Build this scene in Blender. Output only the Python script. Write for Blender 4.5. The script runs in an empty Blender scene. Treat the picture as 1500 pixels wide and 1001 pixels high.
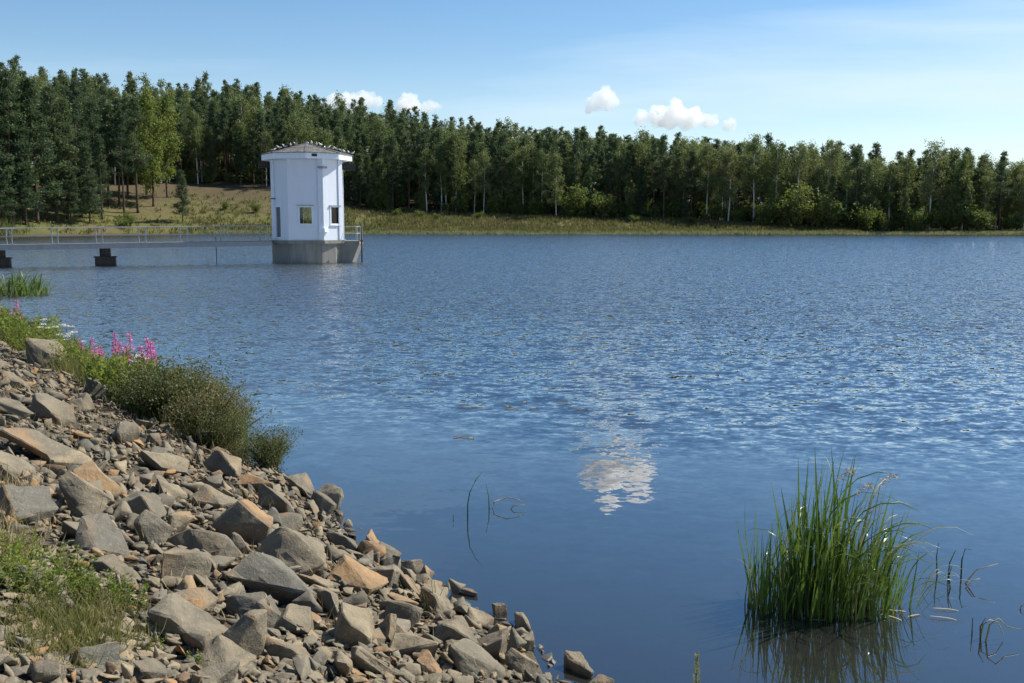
import bpy, bmesh, math, random
import numpy as np
from mathutils import Vector, Matrix, noise as mnoise
R = math.radians
rnd = random.Random(7)
rng = np.random.default_rng(7)
scene = bpy.context.scene
C = scene.collection

# ------------------------------------------------------------------ camera, world, sun
F = 1450.0; CAMZ = 2.65; HOR = 322.0
PITCH = math.atan((500.5 - HOR) / F)
cam = bpy.data.cameras.new('camera'); cam.lens = 36 * F / 1500; cam.sensor_width = 36
cam.clip_start = 0.05; cam.clip_end = 20000
camo = bpy.data.objects.new('camera', cam); C.objects.link(camo)
camo.location = (0, 0, CAMZ); camo.rotation_euler = (math.pi / 2 - PITCH, 0, 0)
scene.camera = camo

SUN_AZ = R(27)       # angle of the sun's ground direction from +X towards +Y
SUN_EL = R(47)
sdir = Vector((math.cos(SUN_AZ) * math.cos(SUN_EL), math.sin(SUN_AZ) * math.cos(SUN_EL), math.sin(SUN_EL)))
sl = bpy.data.lights.new('sun', 'SUN'); sl.energy = 4.9; sl.angle = R(0.5); sl.color = (1.0, 0.94, 0.83)
so = bpy.data.objects.new('sun', sl); C.objects.link(so); so.location = (60, 40, 80)
so.rotation_euler = sdir.to_track_quat('Z', 'Y').to_euler()

world = bpy.data.worlds.new('World'); scene.world = world; world.use_nodes = True
wn = world.node_tree; wn.nodes.clear()
def N(nt, typ, **kw):
    n = nt.nodes.new(typ)
    for k, v in kw.items():
        if k.startswith('i_'): n.inputs[k[2:].replace('_', ' ')].default_value = v
        else: setattr(n, k, v)
    return n
def ramp(nt, fac, stops, interp='LINEAR'):
    r = nt.nodes.new('ShaderNodeValToRGB'); r.color_ramp.interpolation = interp
    el = r.color_ramp.elements
    while len(el) < len(stops): el.new(0.5)
    for e, (p, c) in zip(el, stops):
        e.position = p; e.color = (c, c, c, 1) if isinstance(c, (int, float)) else (*c, 1)
    if fac is not None: nt.links.new(fac, r.inputs['Fac'])
    return r.outputs['Color']
def math_n(nt, op, a, b=None):
    m = nt.nodes.new('ShaderNodeMath'); m.operation = op
    for i, v in enumerate((a, b)):
        if v is None: continue
        if hasattr(v, 'is_linked'): nt.links.new(v, m.inputs[i])
        else: m.inputs[i].default_value = v
    return m.outputs[0]
def mixc(nt, fac, a, b, mode='MIX'):
    m = nt.nodes.new('ShaderNodeMix'); m.data_type = 'RGBA'; m.blend_type = mode; m.clamp_factor = True
    for s, v in (('Factor', fac), ('A', a), ('B', b)):
        ins = [i for i in m.inputs if i.name == s and (i.type == ('VALUE' if s == 'Factor' else 'RGBA'))][0]
        if hasattr(v, 'is_linked'): nt.links.new(v, ins)
        elif s == 'Factor': ins.default_value = v
        else: ins.default_value = (*v, 1)
    return [o for o in m.outputs if o.type == 'RGBA'][0]
sky = N(wn, 'ShaderNodeTexSky', sky_type='NISHITA', sun_disc=False, sun_elevation=SUN_EL,
        sun_rotation=math.pi / 2 - SUN_AZ, air_density=1.0, dust_density=0.25, ozone_density=1.6, altitude=300)
bg = N(wn, 'ShaderNodeBackground'); bg.inputs['Strength'].default_value = 0.085
# thin high cirrus: a flat layer seen in perspective
geo = N(wn, 'ShaderNodeTexCoord'); sep = N(wn, 'ShaderNodeSeparateXYZ')
wn.links.new(geo.outputs['Generated'], sep.inputs[0])
zz = math_n(wn, 'ADD', math_n(wn, 'MAXIMUM', sep.outputs['Z'], 0.0), 0.05)
cx = math_n(wn, 'DIVIDE', sep.outputs['X'], zz); cy = math_n(wn, 'DIVIDE', sep.outputs['Y'], zz)
comb = N(wn, 'ShaderNodeCombineXYZ'); wn.links.new(cx, comb.inputs[0]); wn.links.new(cy, comb.inputs[1])
mp = N(wn, 'ShaderNodeMapping'); mp.inputs['Rotation'].default_value = (0, 0, R(-14)); mp.inputs['Scale'].default_value = (0.15, 0.30, 1)
mp.inputs['Location'].default_value = (7.5, 2.0, 0)
wn.links.new(comb.outputs[0], mp.inputs[0])
n1 = N(wn, 'ShaderNodeTexNoise', i_Scale=1.0, i_Detail=6.0, i_Roughness=0.52, i_Distortion=0.35); wn.links.new(mp.outputs[0], n1.inputs['Vector'])
cir = ramp(wn, n1.outputs['Fac'], [(0.44, 0.0), (0.70, 0.85)])
veil = ramp(wn, math_n(wn, 'MAXIMUM', sep.outputs['Z'], 0.0), [(0.0, 0.62), (0.07, 0.32), (0.16, 0.08), (0.30, 0.0)])
skyc = mixc(wn, math_n(wn, 'MAXIMUM', cir, veil), sky.outputs[0], (6.6, 7.5, 8.2))
hs = N(wn, 'ShaderNodeHueSaturation', i_Saturation=1.28, i_Value=1.0); wn.links.new(skyc, hs.inputs['Color'])
wo = N(wn, 'ShaderNodeOutputWorld')
wn.links.new(hs.outputs[0], bg.inputs['Color']); wn.links.new(bg.outputs[0], wo.inputs[0])

vs = scene.view_settings; vs.view_transform = 'Standard'; vs.look = 'None'; vs.exposure = 0.65; vs.gamma = 1.0; vs.use_curve_mapping = False
scene.render.engine = 'CYCLES'; scene.cycles.max_bounces = 8; scene.cycles.volume_bounces = 7; scene.cycles.transparent_max_bounces = 16

# ------------------------------------------------------------------ pixels to places
cp, sp = math.cos(PITCH), math.sin(PITCH)
def ray(x, y):
    u = (x - 750) / F; v = (500.5 - y) / F
    return Vector((u, cp + v * sp, -sp + v * cp))
def ground(x, y, z=0.0):
    d = ray(x, y); k = (z - CAMZ) / d.z
    return Vector((d.x * k, d.y * k, z))
def at_dist(x, y, Y):                 # the point of that direction at ground distance Y
    d = ray(x, y); k = Y / d.y
    return Vector((d.x * k, d.y * k, CAMZ + d.z * k))
def interp(x, tab):
    return float(np.interp(x, [t[0] for t in tab], [t[1] for t in tab]))

# ------------------------------------------------------------------ object helpers
def link(o, parent=None):
    C.objects.link(o)
    if parent is not None: o.parent = parent
    return o
def tag(o, label=None, cat=None, group=None, kind=None):
    if label: o['label'] = label
    if cat: o['category'] = cat
    if group: o['group'] = group
    if kind: o['kind'] = kind
    return o
def thing(name, label, cat, loc=(0, 0, 0), rotz=0.0, group=None):
    o = bpy.data.objects.new(name, None); o.empty_display_size = 0.2
    o.location = loc; o.rotation_euler = (0, 0, rotz)
    return tag(link(o), label, cat, group)
def pymesh(name, verts, faces, mat, smooth=False):
    me = bpy.data.meshes.new(name); me.from_pydata([tuple(v) for v in verts], [], faces); me.update()
    for m in (mat if isinstance(mat, (list, tuple)) else [mat]): me.materials.append(m)
    if smooth: me.polygons.foreach_set('use_smooth', [True] * len(me.polygons))
    return me
def npmesh(name, V, Fc, mat, smooth=False):      # V (n,3), Fc (m,k) all the same k
    me = bpy.data.meshes.new(name); V = np.asarray(V, dtype=np.float32); Fc = np.asarray(Fc, dtype=np.int32)
    k = Fc.shape[1]
    me.vertices.add(len(V)); me.vertices.foreach_set('co', V.ravel())
    me.loops.add(Fc.size); me.loops.foreach_set('vertex_index', Fc.ravel())
    me.polygons.add(len(Fc)); me.polygons.foreach_set('loop_start', np.arange(0, Fc.size, k, dtype=np.int32))
    me.polygons.foreach_set('loop_total', np.full(len(Fc), k, dtype=np.int32))
    if smooth: me.polygons.foreach_set('use_smooth', np.ones(len(Fc), dtype=bool))
    me.materials.append(mat); me.update(calc_edges=True); me.validate()
    return me
def obj(name, me, parent=None, loc=(0, 0, 0), rot=None, scale=None):
    o = bpy.data.objects.new(name, me); o.location = loc
    if rot is not None: o.rotation_euler = rot
    if scale is not None: o.scale = scale if hasattr(scale, '__len__') else (scale,) * 3
    return link(o, parent)
def copy_thing(proto, loc, rotz, scale, label=None, group=None):
    # proto: (name, category, [(part name, mesh), ...]) -> thing with parts sharing mesh data
    name, cat, parts = proto
    t = thing(name, label, cat, loc, rotz, group)
    t.scale = scale if hasattr(scale, '__len__') else (scale,) * 3
    for pn, me in parts:
        o = obj(pn, me, t)
        if pn in ('leaves', 'flowers'): o['kind'] = 'stuff'
    return t
class MB:
    def __init__(s): s.v = []; s.f = []
    def add(s, vs, fs):
        b = len(s.v); s.v += [tuple(v) for v in vs]; s.f += [tuple(i + b for i in f) for f in fs]
    def box(s, lo, hi, M=None):
        vs = [Vector((x, y, z)) for z in (lo[2], hi[2]) for y in (lo[1], hi[1]) for x in (lo[0], hi[0])]
        if M is not None: vs = [M @ v for v in vs]
        s.add(vs, [(0, 2, 3, 1), (4, 5, 7, 6), (0, 1, 5, 4), (2, 6, 7, 3), (0, 4, 6, 2), (1, 3, 7, 5)])
    def prism(s, poly, z0, z1, top=None):
        n = len(poly); tp = top or poly
        vs = [(p[0], p[1], z0) for p in poly] + [(p[0], p[1], z1) for p in tp]
        s.add(vs, [tuple(range(n))[::-1], tuple(range(n, 2 * n))] + [(i, (i + 1) % n, n + (i + 1) % n, n + i) for i in range(n)])
    def tube(s, pts, radii, k=6):
        pts = [Vector(p) for p in pts]; b = len(s.v)
        for i, p in enumerate(pts):
            t = (pts[min(i + 1, len(pts) - 1)] - pts[max(i - 1, 0)]).normalized()
            a = t.cross(Vector((0, 0, 1)) if abs(t.z) < 0.9 else Vector((1, 0, 0))).normalized(); c = t.cross(a)
            for j in range(k):
                an = 2 * math.pi * j / k
                s.v.append(tuple(p + (a * math.cos(an) + c * math.sin(an)) * radii[i]))
        for i in range(len(pts) - 1):
            for j in range(k):
                s.f.append((b + i * k + j, b + i * k + (j + 1) % k, b + (i + 1) * k + (j + 1) % k, b + (i + 1) * k + j))
        s.f.append(tuple(b + j for j in range(k))[::-1]); e = b + (len(pts) - 1) * k
        s.f.append(tuple(e + j for j in range(k)))
    def bar(s, a, b_, w, h):          # rectangular bar between two points
        a, b_ = Vector(a), Vector(b_); d = (b_ - a); L = d.length; d.normalize()
        side = d.cross(Vector((0, 0, 1)))
        if side.length < 1e-4: side = Vector((1, 0, 0))
        side.normalize(); up = side.cross(d)
        M = Matrix((( side.x, d.x, up.x, a.x), (side.y, d.y, up.y, a.y), (side.z, d.z, up.z, a.z), (0, 0, 0, 1)))
        s.box((-w / 2, 0, -h / 2), (w / 2, L, h / 2), M)
    def mesh(s, name, mat, smooth=False): return pymesh(name, s.v, s.f, mat, smooth)
    def build(s, name, mat, parent=None, smooth=False, **kw): return obj(name, s.mesh(name, mat, smooth), parent, **kw)

# ------------------------------------------------------------------ materials
def newmat(name):
    m = bpy.data.materials.new(name); m.use_nodes = True; nt = m.node_tree; nt.nodes.clear()
    out = nt.nodes.new('ShaderNodeOutputMaterial'); return m, nt, out
def coords(nt, kind='Object', scale=None):
    t = nt.nodes.new('ShaderNodeTexCoord'); o = t.outputs[kind]
    if kind == 'World': pass
    if scale is not None:
        mpn = nt.nodes.new('ShaderNodeMapping'); mpn.inputs['Scale'].default_value = scale if hasattr(scale, '__len__') else (scale,) * 3
        nt.links.new(o, mpn.inputs[0]); o = mpn.outputs[0]
    return o
def noise_n(nt, vec, scale, detail=4, rough=0.55, dist=0.0):
    n = N(nt, 'ShaderNodeTexNoise', i_Scale=scale, i_Detail=detail, i_Roughness=rough, i_Distortion=dist)
    if vec is not None: nt.links.new(vec, n.inputs['Vector'])
    return n.outputs['Fac']
def bump(nt, h, strength=0.5, dist=0.01, normal=None):
    b = N(nt, 'ShaderNodeBump'); b.inputs['Distance'].default_value = dist
    if hasattr(strength, 'is_linked'): nt.links.new(strength, b.inputs['Strength'])
    else: b.inputs['Strength'].default_value = strength
    nt.links.new(h, b.inputs['Height'])
    if normal is not None: nt.links.new(normal, b.inputs['Normal'])
    return b.outputs[0]
def principled(nt, out, col, rough=0.8, normal=None, spec=0.3, metal=0.0):
    p = nt.nodes.new('ShaderNodeBsdfPrincipled')
    if hasattr(col, 'is_linked'): nt.links.new(col, p.inputs['Base Color'])
    else: p.inputs['Base Color'].default_value = (*col, 1)
    if hasattr(rough, 'is_linked'): nt.links.new(rough, p.inputs['Roughness'])
    else: p.inputs['Roughness'].default_value = rough
    p.inputs['Specular IOR Level'].default_value = spec; p.inputs['Metallic'].default_value = metal
    if normal is not None: nt.links.new(normal, p.inputs['Normal'])
    nt.links.new(p.outputs[0], out.inputs['Surface']); return p
def paint_mat(name, col, dirt=(0.3, 0.28, 0.25), amount=0.25, scale=2.0, rough=0.6, metal=0.0, streak=True):
    m, nt, out = newmat(name)
    v = coords(nt, 'Object', (scale * 2, scale * 2, scale * (0.35 if streak else 2)))
    f = noise_n(nt, v, 1.5, 6, 0.65)
    c = mixc(nt, math_n(nt, 'MULTIPLY', ramp(nt, f, [(0.42, 0.0), (0.75, 1.0)]), amount), col, dirt)
    f2 = noise_n(nt, coords(nt, 'Object'), 30, 3)
    principled(nt, out, c, rough, bump(nt, f2, 0.25, 0.01), 0.3, metal); return m
def leaf_mat(name, cols, trans=0.35, tcol=(0.30, 0.38, 0.06), rough=0.55, fine=1.2):
    m, nt, out = newmat(name)
    oi = nt.nodes.new('ShaderNodeObjectInfo')
    f = noise_n(nt, coords(nt, 'Object'), fine, 3)
    ff = math_n(nt, 'ADD', math_n(nt, 'MULTIPLY', oi.outputs['Random'], 0.6), math_n(nt, 'MULTIPLY', math_n(nt, 'SUBTRACT', f, 0.3), 1.0))
    n = len(cols); c = ramp(nt, ff, [(0.1 + 0.8 * i / (n - 1), cc) for i, cc in enumerate(cols)])
    p = nt.nodes.new('ShaderNodeBsdfPrincipled'); nt.links.new(c, p.inputs['Base Color']); p.inputs['Roughness'].default_value = rough
    p.inputs['Specular IOR Level'].default_value = 0.25
    t = nt.nodes.new('ShaderNodeBsdfTranslucent'); tc = mixc(nt, 0.5, c, tcol); nt.links.new(tc, t.inputs['Color'])
    mx = nt.nodes.new('ShaderNodeMixShader'); mx.inputs[0].default_value = trans
    nt.links.new(p.outputs[0], mx.inputs[1]); nt.links.new(t.outputs[0], mx.inputs[2]); nt.links.new(mx.outputs[0], out.inputs['Surface'])
    return m
def bark_mat(name, c1, c2, scale, lo=0.45, hi=0.62):
    m, nt, out = newmat(name)
    f = noise_n(nt, coords(nt, 'Object', (1.0, 1.0, 3.0)), scale, 4, 0.6)
    principled(nt, out, ramp(nt, f, [(lo, c1), (hi, c2)]), 0.85, bump(nt, f, 0.5, 0.02)); return m
M = {}
M['pine_leaf'] = leaf_mat('pine_needles', [(0.034, 0.062, 0.038), (0.052, 0.086, 0.046), (0.080, 0.114, 0.054), (0.115, 0.145, 0.058)], 0.32, (0.15, 0.21, 0.06), fine=0.5)
M['birch_leaf'] = leaf_mat('birch_leaves', [(0.062, 0.098, 0.034), (0.092, 0.132, 0.045), (0.135, 0.168, 0.06), (0.20, 0.21, 0.10)], 0.42, (0.22, 0.27, 0.06), fine=0.5)
M['aspen_leaf'] = leaf_mat('aspen_leaves', [(0.075, 0.12, 0.025), (0.105, 0.15, 0.03), (0.15, 0.18, 0.04)], 0.42, (0.28, 0.33, 0.06), fine=0.5)
M['bush_leaf'] = leaf_mat('bush_leaves', [(0.05, 0.08, 0.02), (0.08, 0.11, 0.03), (0.12, 0.14, 0.04)], 0.35, fine=1.0)
M['pine_bark'] = bark_mat('pine_bark', (0.055, 0.04, 0.03), (0.12, 0.075, 0.045), 2.0)
M['birch_bark'] = bark_mat('birch_bark', (0.55, 0.53, 0.48), (0.10, 0.09, 0.08), 1.6, 0.56, 0.66)
M['stem'] = bark_mat('green_stems', (0.09, 0.11, 0.03), (0.16, 0.14, 0.05), 12)
M['twig'] = bark_mat('brown_twigs', (0.06, 0.045, 0.03), (0.13, 0.09, 0.055), 12)
M['willow_leaf'] = leaf_mat('willow_leaves', [(0.045, 0.06, 0.025), (0.07, 0.09, 0.03), (0.10, 0.115, 0.04), (0.13, 0.10, 0.05)], 0.30, (0.20, 0.24, 0.05), fine=6)
M['herb_leaf'] = leaf_mat('herb_leaves', [(0.075, 0.12, 0.02), (0.13, 0.185, 0.028), (0.20, 0.235, 0.04)], 0.45, (0.32, 0.38, 0.04), fine=6)
M['grass'] = leaf_mat('bank_grass', [(0.07, 0.10, 0.025), (0.12, 0.14, 0.035), (0.20, 0.18, 0.07)], 0.35, (0.28, 0.30, 0.08), fine=3)
M['meadow'] = leaf_mat('meadow_grass', [(0.055, 0.072, 0.022), (0.095, 0.108, 0.032), (0.14, 0.13, 0.05), (0.13, 0.10, 0.055), (0.17, 0.15, 0.06)], 0.32, (0.24, 0.24, 0.08), fine=0.16)
M['fringe'] = leaf_mat('shore_reeds', [(0.13, 0.17, 0.06), (0.20, 0.23, 0.10), (0.27, 0.27, 0.15)], 0.35, (0.3, 0.32, 0.12), fine=0.15)
M['reed'] = leaf_mat('reed_blades', [(0.022, 0.05, 0.010), (0.045, 0.09, 0.016), (0.085, 0.15, 0.028), (0.15, 0.22, 0.05)], 0.30, (0.20, 0.32, 0.05), 0.24, fine=3)
M['reed_pale'] = leaf_mat('pale_reed_blades', [(0.20, 0.22, 0.10), (0.30, 0.29, 0.15)], 0.3, (0.35, 0.35, 0.15), 0.35, fine=2)
M['straw'] = leaf_mat('dry_straw', [(0.30, 0.24, 0.12), (0.42, 0.35, 0.20)], 0.2, (0.4, 0.3, 0.15), fine=4)
M['pink'] = leaf_mat('pink_petals', [(0.55, 0.10, 0.34), (0.68, 0.18, 0.45)], 0.3, (0.7, 0.2, 0.5), fine=8)
M['white_petal'] = leaf_mat('white_petals', [(0.62, 0.62, 0.55), (0.78, 0.78, 0.72)], 0.25, (0.7, 0.7, 0.6), fine=8)
M['yellow'] = leaf_mat('yellow_leaves', [(0.45, 0.38, 0.02), (0.6, 0.5, 0.05)], 0.3, fine=8)

def stone_material(name, wet):
    m, nt, out = newmat(name)
    oi = nt.nodes.new('ShaderNodeObjectInfo'); v = coords(nt, 'Object')
    g = nt.nodes.new('ShaderNodeNewGeometry')
    isl = g.outputs['Random Per Island']
    rv = math_n(nt, 'FRACT', math_n(nt, 'ADD', oi.outputs['Random'], isl))
    base = ramp(nt, rv, [(0.0, (0.215, 0.175, 0.115)), (0.22, (0.145, 0.128, 0.096)), (0.45, (0.26, 0.21, 0.135)), (0.66, (0.12, 0.116, 0.098)), (0.84, (0.23, 0.178, 0.107)), (0.95, (0.30, 0.165, 0.07)), (1.0, (0.185, 0.163, 0.125))])
    off = nt.nodes.new('ShaderNodeVectorMath'); off.operation = 'ADD'; nt.links.new(v, off.inputs[0])
    cmb = nt.nodes.new('ShaderNodeCombineXYZ'); sc = math_n(nt, 'MULTIPLY', rv, 37.0)
    for i in range(3): nt.links.new(sc, cmb.inputs[i])
    nt.links.new(cmb.outputs[0], off.inputs[1]); vv = off.outputs[0]
    f1 = noise_n(nt, vv, 2.2, 6, 0.65, 0.4); f2 = noise_n(nt, vv, 22, 5, 0.7)
    stm = nt.nodes.new('ShaderNodeMapping'); stm.inputs['Scale'].default_value = (1, 1, 3.5); stm.inputs['Rotation'].default_value = (.25, .2, 0); nt.links.new(vv, stm.inputs[0])
    f5 = noise_n(nt, stm.outputs[0], 2.5, 5, 0.6)
    c = mixc(nt, ramp(nt, f1, [(0.40, 0.0), (0.66, 0.75)]), base, (0.085, 0.078, 0.062))
    c = mixc(nt, ramp(nt, f2, [(0.55, 0.0), (0.75, 0.45)]), c, (0.38, 0.34, 0.26))
    f3 = noise_n(nt, vv, 1.1, 3, 0.5)
    c = mixc(nt, ramp(nt, f3, [(0.60, 0.0), (0.72, 0.5)]), c, (0.33, 0.20, 0.10))
    f4 = noise_n(nt, vv, 60, 3, 0.6)
    h = math_n(nt, 'ADD', math_n(nt, 'MULTIPLY', f1, 1.0), math_n(nt, 'ADD', math_n(nt, 'MULTIPLY', f2, 0.22), math_n(nt, 'ADD', math_n(nt, 'MULTIPLY', f4, 0.06), math_n(nt, 'MULTIPLY', f5, .35))))
    # the wet band just above the water line
    sx = nt.nodes.new('ShaderNodeSeparateXYZ'); nt.links.new(g.outputs['Position'], sx.inputs[0])
    wz = math_n(nt, 'ADD', sx.outputs['Z'], math_n(nt, 'MULTIPLY', math_n(nt, 'SUBTRACT', f1, 0.5), 0.06))
    wetf = ramp(nt, wz, [(0.015, 1.0), (0.055, 0.0)])
    c = mixc(nt, math_n(nt, 'MULTIPLY', wetf, 0.72), c, (0.045, 0.04, 0.032))
    rr = math_n(nt, 'SUBTRACT', 0.88, math_n(nt, 'MULTIPLY', wetf, 0.5))
    principled(nt, out, c, rr, bump(nt, h, 0.7, 0.035), 0.3); return m
M['stone'] = stone_material('stone', True)

def soil_material(name, cols, scale):
    m, nt, out = newmat(name); v = coords(nt, 'Object')
    f = noise_n(nt, v, scale, 7, 0.65); f2 = noise_n(nt, v, scale * 9, 4, 0.65)
    c = ramp(nt, f, [(0.3 + 0.4 * i / (len(cols) - 1), cc) for i, cc in enumerate(cols)])
    c = mixc(nt, ramp(nt, f2, [(0.4, 0.0), (0.7, 0.5)]), c, tuple(0.55 * a for a in cols[0]))
    principled(nt, out, c, 0.95, bump(nt, f2, 0.8, 0.04), 0.15); return m
M['bank_soil'] = soil_material('bank_soil', [(0.045, 0.038, 0.028), (0.085, 0.072, 0.052), (0.12, 0.10, 0.075)], 2.5)

# far land: meadow, bare earth on the cut bank, forest floor; lake bed below the water
def land_material():
    m, nt, out = newmat('land'); v = coords(nt, 'Object')
    g = nt.nodes.new('ShaderNodeNewGeometry'); sx = nt.nodes.new('ShaderNodeSeparateXYZ'); nt.links.new(g.outputs['Position'], sx.inputs[0])
    f = noise_n(nt, v, 0.12, 6, 0.6); f2 = noise_n(nt, v, 0.9, 5, 0.65)
    grass = ramp(nt, f, [(0.3, (0.075, 0.085, 0.03)), (0.5, (0.115, 0.115, 0.04)), (0.7, (0.125, 0.10, 0.055))])
    earth = ramp(nt, f2, [(0.35, (0.055, 0.04, 0.028)), (0.52, (0.10, 0.075, 0.05)), (0.66, (0.085, 0.085, 0.03))])
    a = nt.nodes.new('ShaderNodeAttribute'); a.attribute_name = 'earth'
    ef = math_n(nt, 'ADD', a.outputs['Fac'], math_n(nt, 'MULTIPLY', math_n(nt, 'SUBTRACT', f2, 0.5), 2.2))
    c = mixc(nt, ramp(nt, ef, [(0.35, 0.0), (0.65, 1.0)]), grass, earth)
    c = mixc(nt, ramp(nt, sx.outputs['Z'], [(0.0, 1.0), (0.02, 0.0)]), c, (0.045, 0.042, 0.030))
    principled(nt, out, c, 0.95, bump(nt, f2, 0.6, 0.3), 0.1); return m
M['land'] = land_material()

def water_material():
    m, nt, out = newmat('lake_water'); v = coords(nt, 'Object')
    g = nt.nodes.new('ShaderNodeNewGeometry')
    # wind ripples grow away from the sheltered shore
    sx = nt.nodes.new('ShaderNodeSeparateXYZ'); nt.links.new(g.outputs['Position'], sx.inputs[0])
    # distance from the dam's shore line
    sd = math_n(nt, 'ADD', math_n(nt, 'MULTIPLY', sx.outputs['X'], 0.35), sx.outputs['Y'])
    patch = noise_n(nt, coords(nt, 'Object', (0.10, 0.22, 1)), 1.0, 3, 0.5)
    sdn = math_n(nt, 'ADD', sd, math_n(nt, 'MULTIPLY', math_n(nt, 'SUBTRACT', patch, 0.5), 7.0))
    wind = ramp(nt, math_n(nt, 'DIVIDE', sdn, 40.0), [(0.18, 0.012), (0.27, 0.05), (0.36, 0.36), (0.75, 1.0)])
    def slope(sc, scale, detail):
        n = N(nt, 'ShaderNodeTexNoise', i_Scale=scale, i_Detail=detail, i_Roughness=0.5, i_Distortion=0.5); nt.links.new(coords(nt, 'Object', sc), n.inputs['Vector'])
        v_ = nt.nodes.new('ShaderNodeVectorMath'); v_.operation = 'SUBTRACT'; nt.links.new(n.outputs['Color'], v_.inputs[0]); v_.inputs[1].default_value = (.5, .5, .5); return v_.outputs[0]
    va = nt.nodes.new('ShaderNodeVectorMath'); va.operation = 'ADD'; nt.links.new(slope((0.7, 1.25, 1), 3.6, 2), va.inputs[0]); nt.links.new(slope((1.0, 1.4, 1), 9.0, 2), va.inputs[1])
    vm = nt.nodes.new('ShaderNodeVectorMath'); vm.operation = 'SCALE'; nt.links.new(va.outputs[0], vm.inputs[0]); nt.links.new(math_n(nt, 'MULTIPLY', wind, 1.1), vm.inputs['Scale'])
    vx = nt.nodes.new('ShaderNodeVectorMath'); vx.operation = 'MULTIPLY'; nt.links.new(vm.outputs[0], vx.inputs[0]); vx.inputs[1].default_value = (1, 1, 0)
    # wind waves run towards the dam: their lee faces are the steeper ones
    sk = nt.nodes.new('ShaderNodeCombineXYZ'); nt.links.new(math_n(nt, 'MULTIPLY', wind, -0.15), sk.inputs[1]); nt.links.new(math_n(nt, 'MULTIPLY', wind, 0.02), sk.inputs[0])
    vs_ = nt.nodes.new('ShaderNodeVectorMath'); vs_.operation = 'ADD'; nt.links.new(vx.outputs[0], vs_.inputs[0]); nt.links.new(sk.outputs[0], vs_.inputs[1]); vx = vs_
    vz = nt.nodes.new('ShaderNodeVectorMath'); vz.operation = 'ADD'; nt.links.new(vx.outputs[0], vz.inputs[0]); vz.inputs[1].default_value = (0, 0, 1)
    vn = nt.nodes.new('ShaderNodeVectorMath'); vn.operation = 'NORMALIZE'; nt.links.new(vz.outputs[0], vn.inputs[0]); nb = vn.outputs[0]
    lw = N(nt, 'ShaderNodeFresnel', i_IOR=1.75); nt.links.new(nb, lw.inputs['Normal'])
    gl = nt.nodes.new('ShaderNodeBsdfGlossy'); gl.inputs['Roughness'].default_value = 0.02; gl.inputs['Color'].default_value = (1.0, 0.98, 0.95, 1); nt.links.new(nb, gl.inputs['Normal'])
    df = nt.nodes.new('ShaderNodeBsdfDiffuse'); df.inputs['Color'].default_value = (0.026, 0.027, 0.026, 1)
    tr = nt.nodes.new('ShaderNodeBsdfTransparent'); tr.inputs['Color'].default_value = (0.62, 0.66, 0.60, 1)
    mx = nt.nodes.new('ShaderNodeMixShader'); mx.inputs[0].default_value = 0.30
    nt.links.new(df.outputs[0], mx.inputs[1]); nt.links.new(tr.outputs[0], mx.inputs[2])
    m2 = nt.nodes.new('ShaderNodeMixShader'); nt.links.new(math_n(nt, 'MINIMUM', math_n(nt, 'MULTIPLY', lw.outputs[0], 1.65), 1.0), m2.inputs[0])
    nt.links.new(mx.outputs[0], m2.inputs[1]); nt.links.new(gl.outputs[0], m2.inputs[2])
    nt.links.new(m2.outputs[0], out.inputs['Surface']); return m
M['water'] = water_material()
M['white'] = paint_mat('white_paint', (0.60, 0.645, 0.725), (0.42, 0.45, 0.50), 0.22, 1.0, 0.6)
M['trim'] = paint_mat('white_trim', (0.66, 0.72, 0.80), (0.45, 0.45, 0.45), 0.2, 1.5, 0.55)
M['concrete'] = paint_mat('concrete', (0.22, 0.22, 0.20), (0.08, 0.08, 0.075), 0.6, 0.9, 0.9)
M['dark_steel'] = paint_mat('dark_steel', (0.022, 0.022, 0.025), (0.06, 0.04, 0.03), 0.4, 3, 0.6)
M['rail'] = paint_mat('galvanised_rail', (0.33, 0.36, 0.39), (0.20, 0.16, 0.12), 0.35, 2, 0.5, 0.3)
M['girder'] = paint_mat('grey_girder', (0.24, 0.27, 0.30), (0.15, 0.12, 0.09), 0.4, 1.2, 0.6)
M['door'] = paint_mat('grey_door', (0.13, 0.15, 0.17), (0.08, 0.07, 0.06), 0.3, 2, 0.5)
M['pier'] = paint_mat('dark_pier', (0.030, 0.026, 0.026), (0.07, 0.06, 0.05), 0.4, 2, 0.85)
M['deck'] = paint_mat('deck_plate', (0.22, 0.22, 0.21), (0.12, 0.10, 0.08), 0.4, 2, 0.8)
def glass_material():
    m, nt, out = newmat('window_glass')
    lw = N(nt, 'ShaderNodeFresnel', i_IOR=1.5); gl = nt.nodes.new('ShaderNodeBsdfGlossy'); gl.inputs['Roughness'].default_value = 0.03
    tr = nt.nodes.new('ShaderNodeBsdfTransparent'); tr.inputs['Color'].default_value = (0.8, 0.85, 0.82, 1)
    mx = nt.nodes.new('ShaderNodeMixShader'); nt.links.new(lw.outputs[0], mx.inputs[0]); nt.links.new(tr.outputs[0], mx.inputs[1]); nt.links.new(gl.outputs[0], mx.inputs[2])
    nt.links.new(mx.outputs[0], out.inputs['Surface']); return m
M['glass'] = glass_material()
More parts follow.
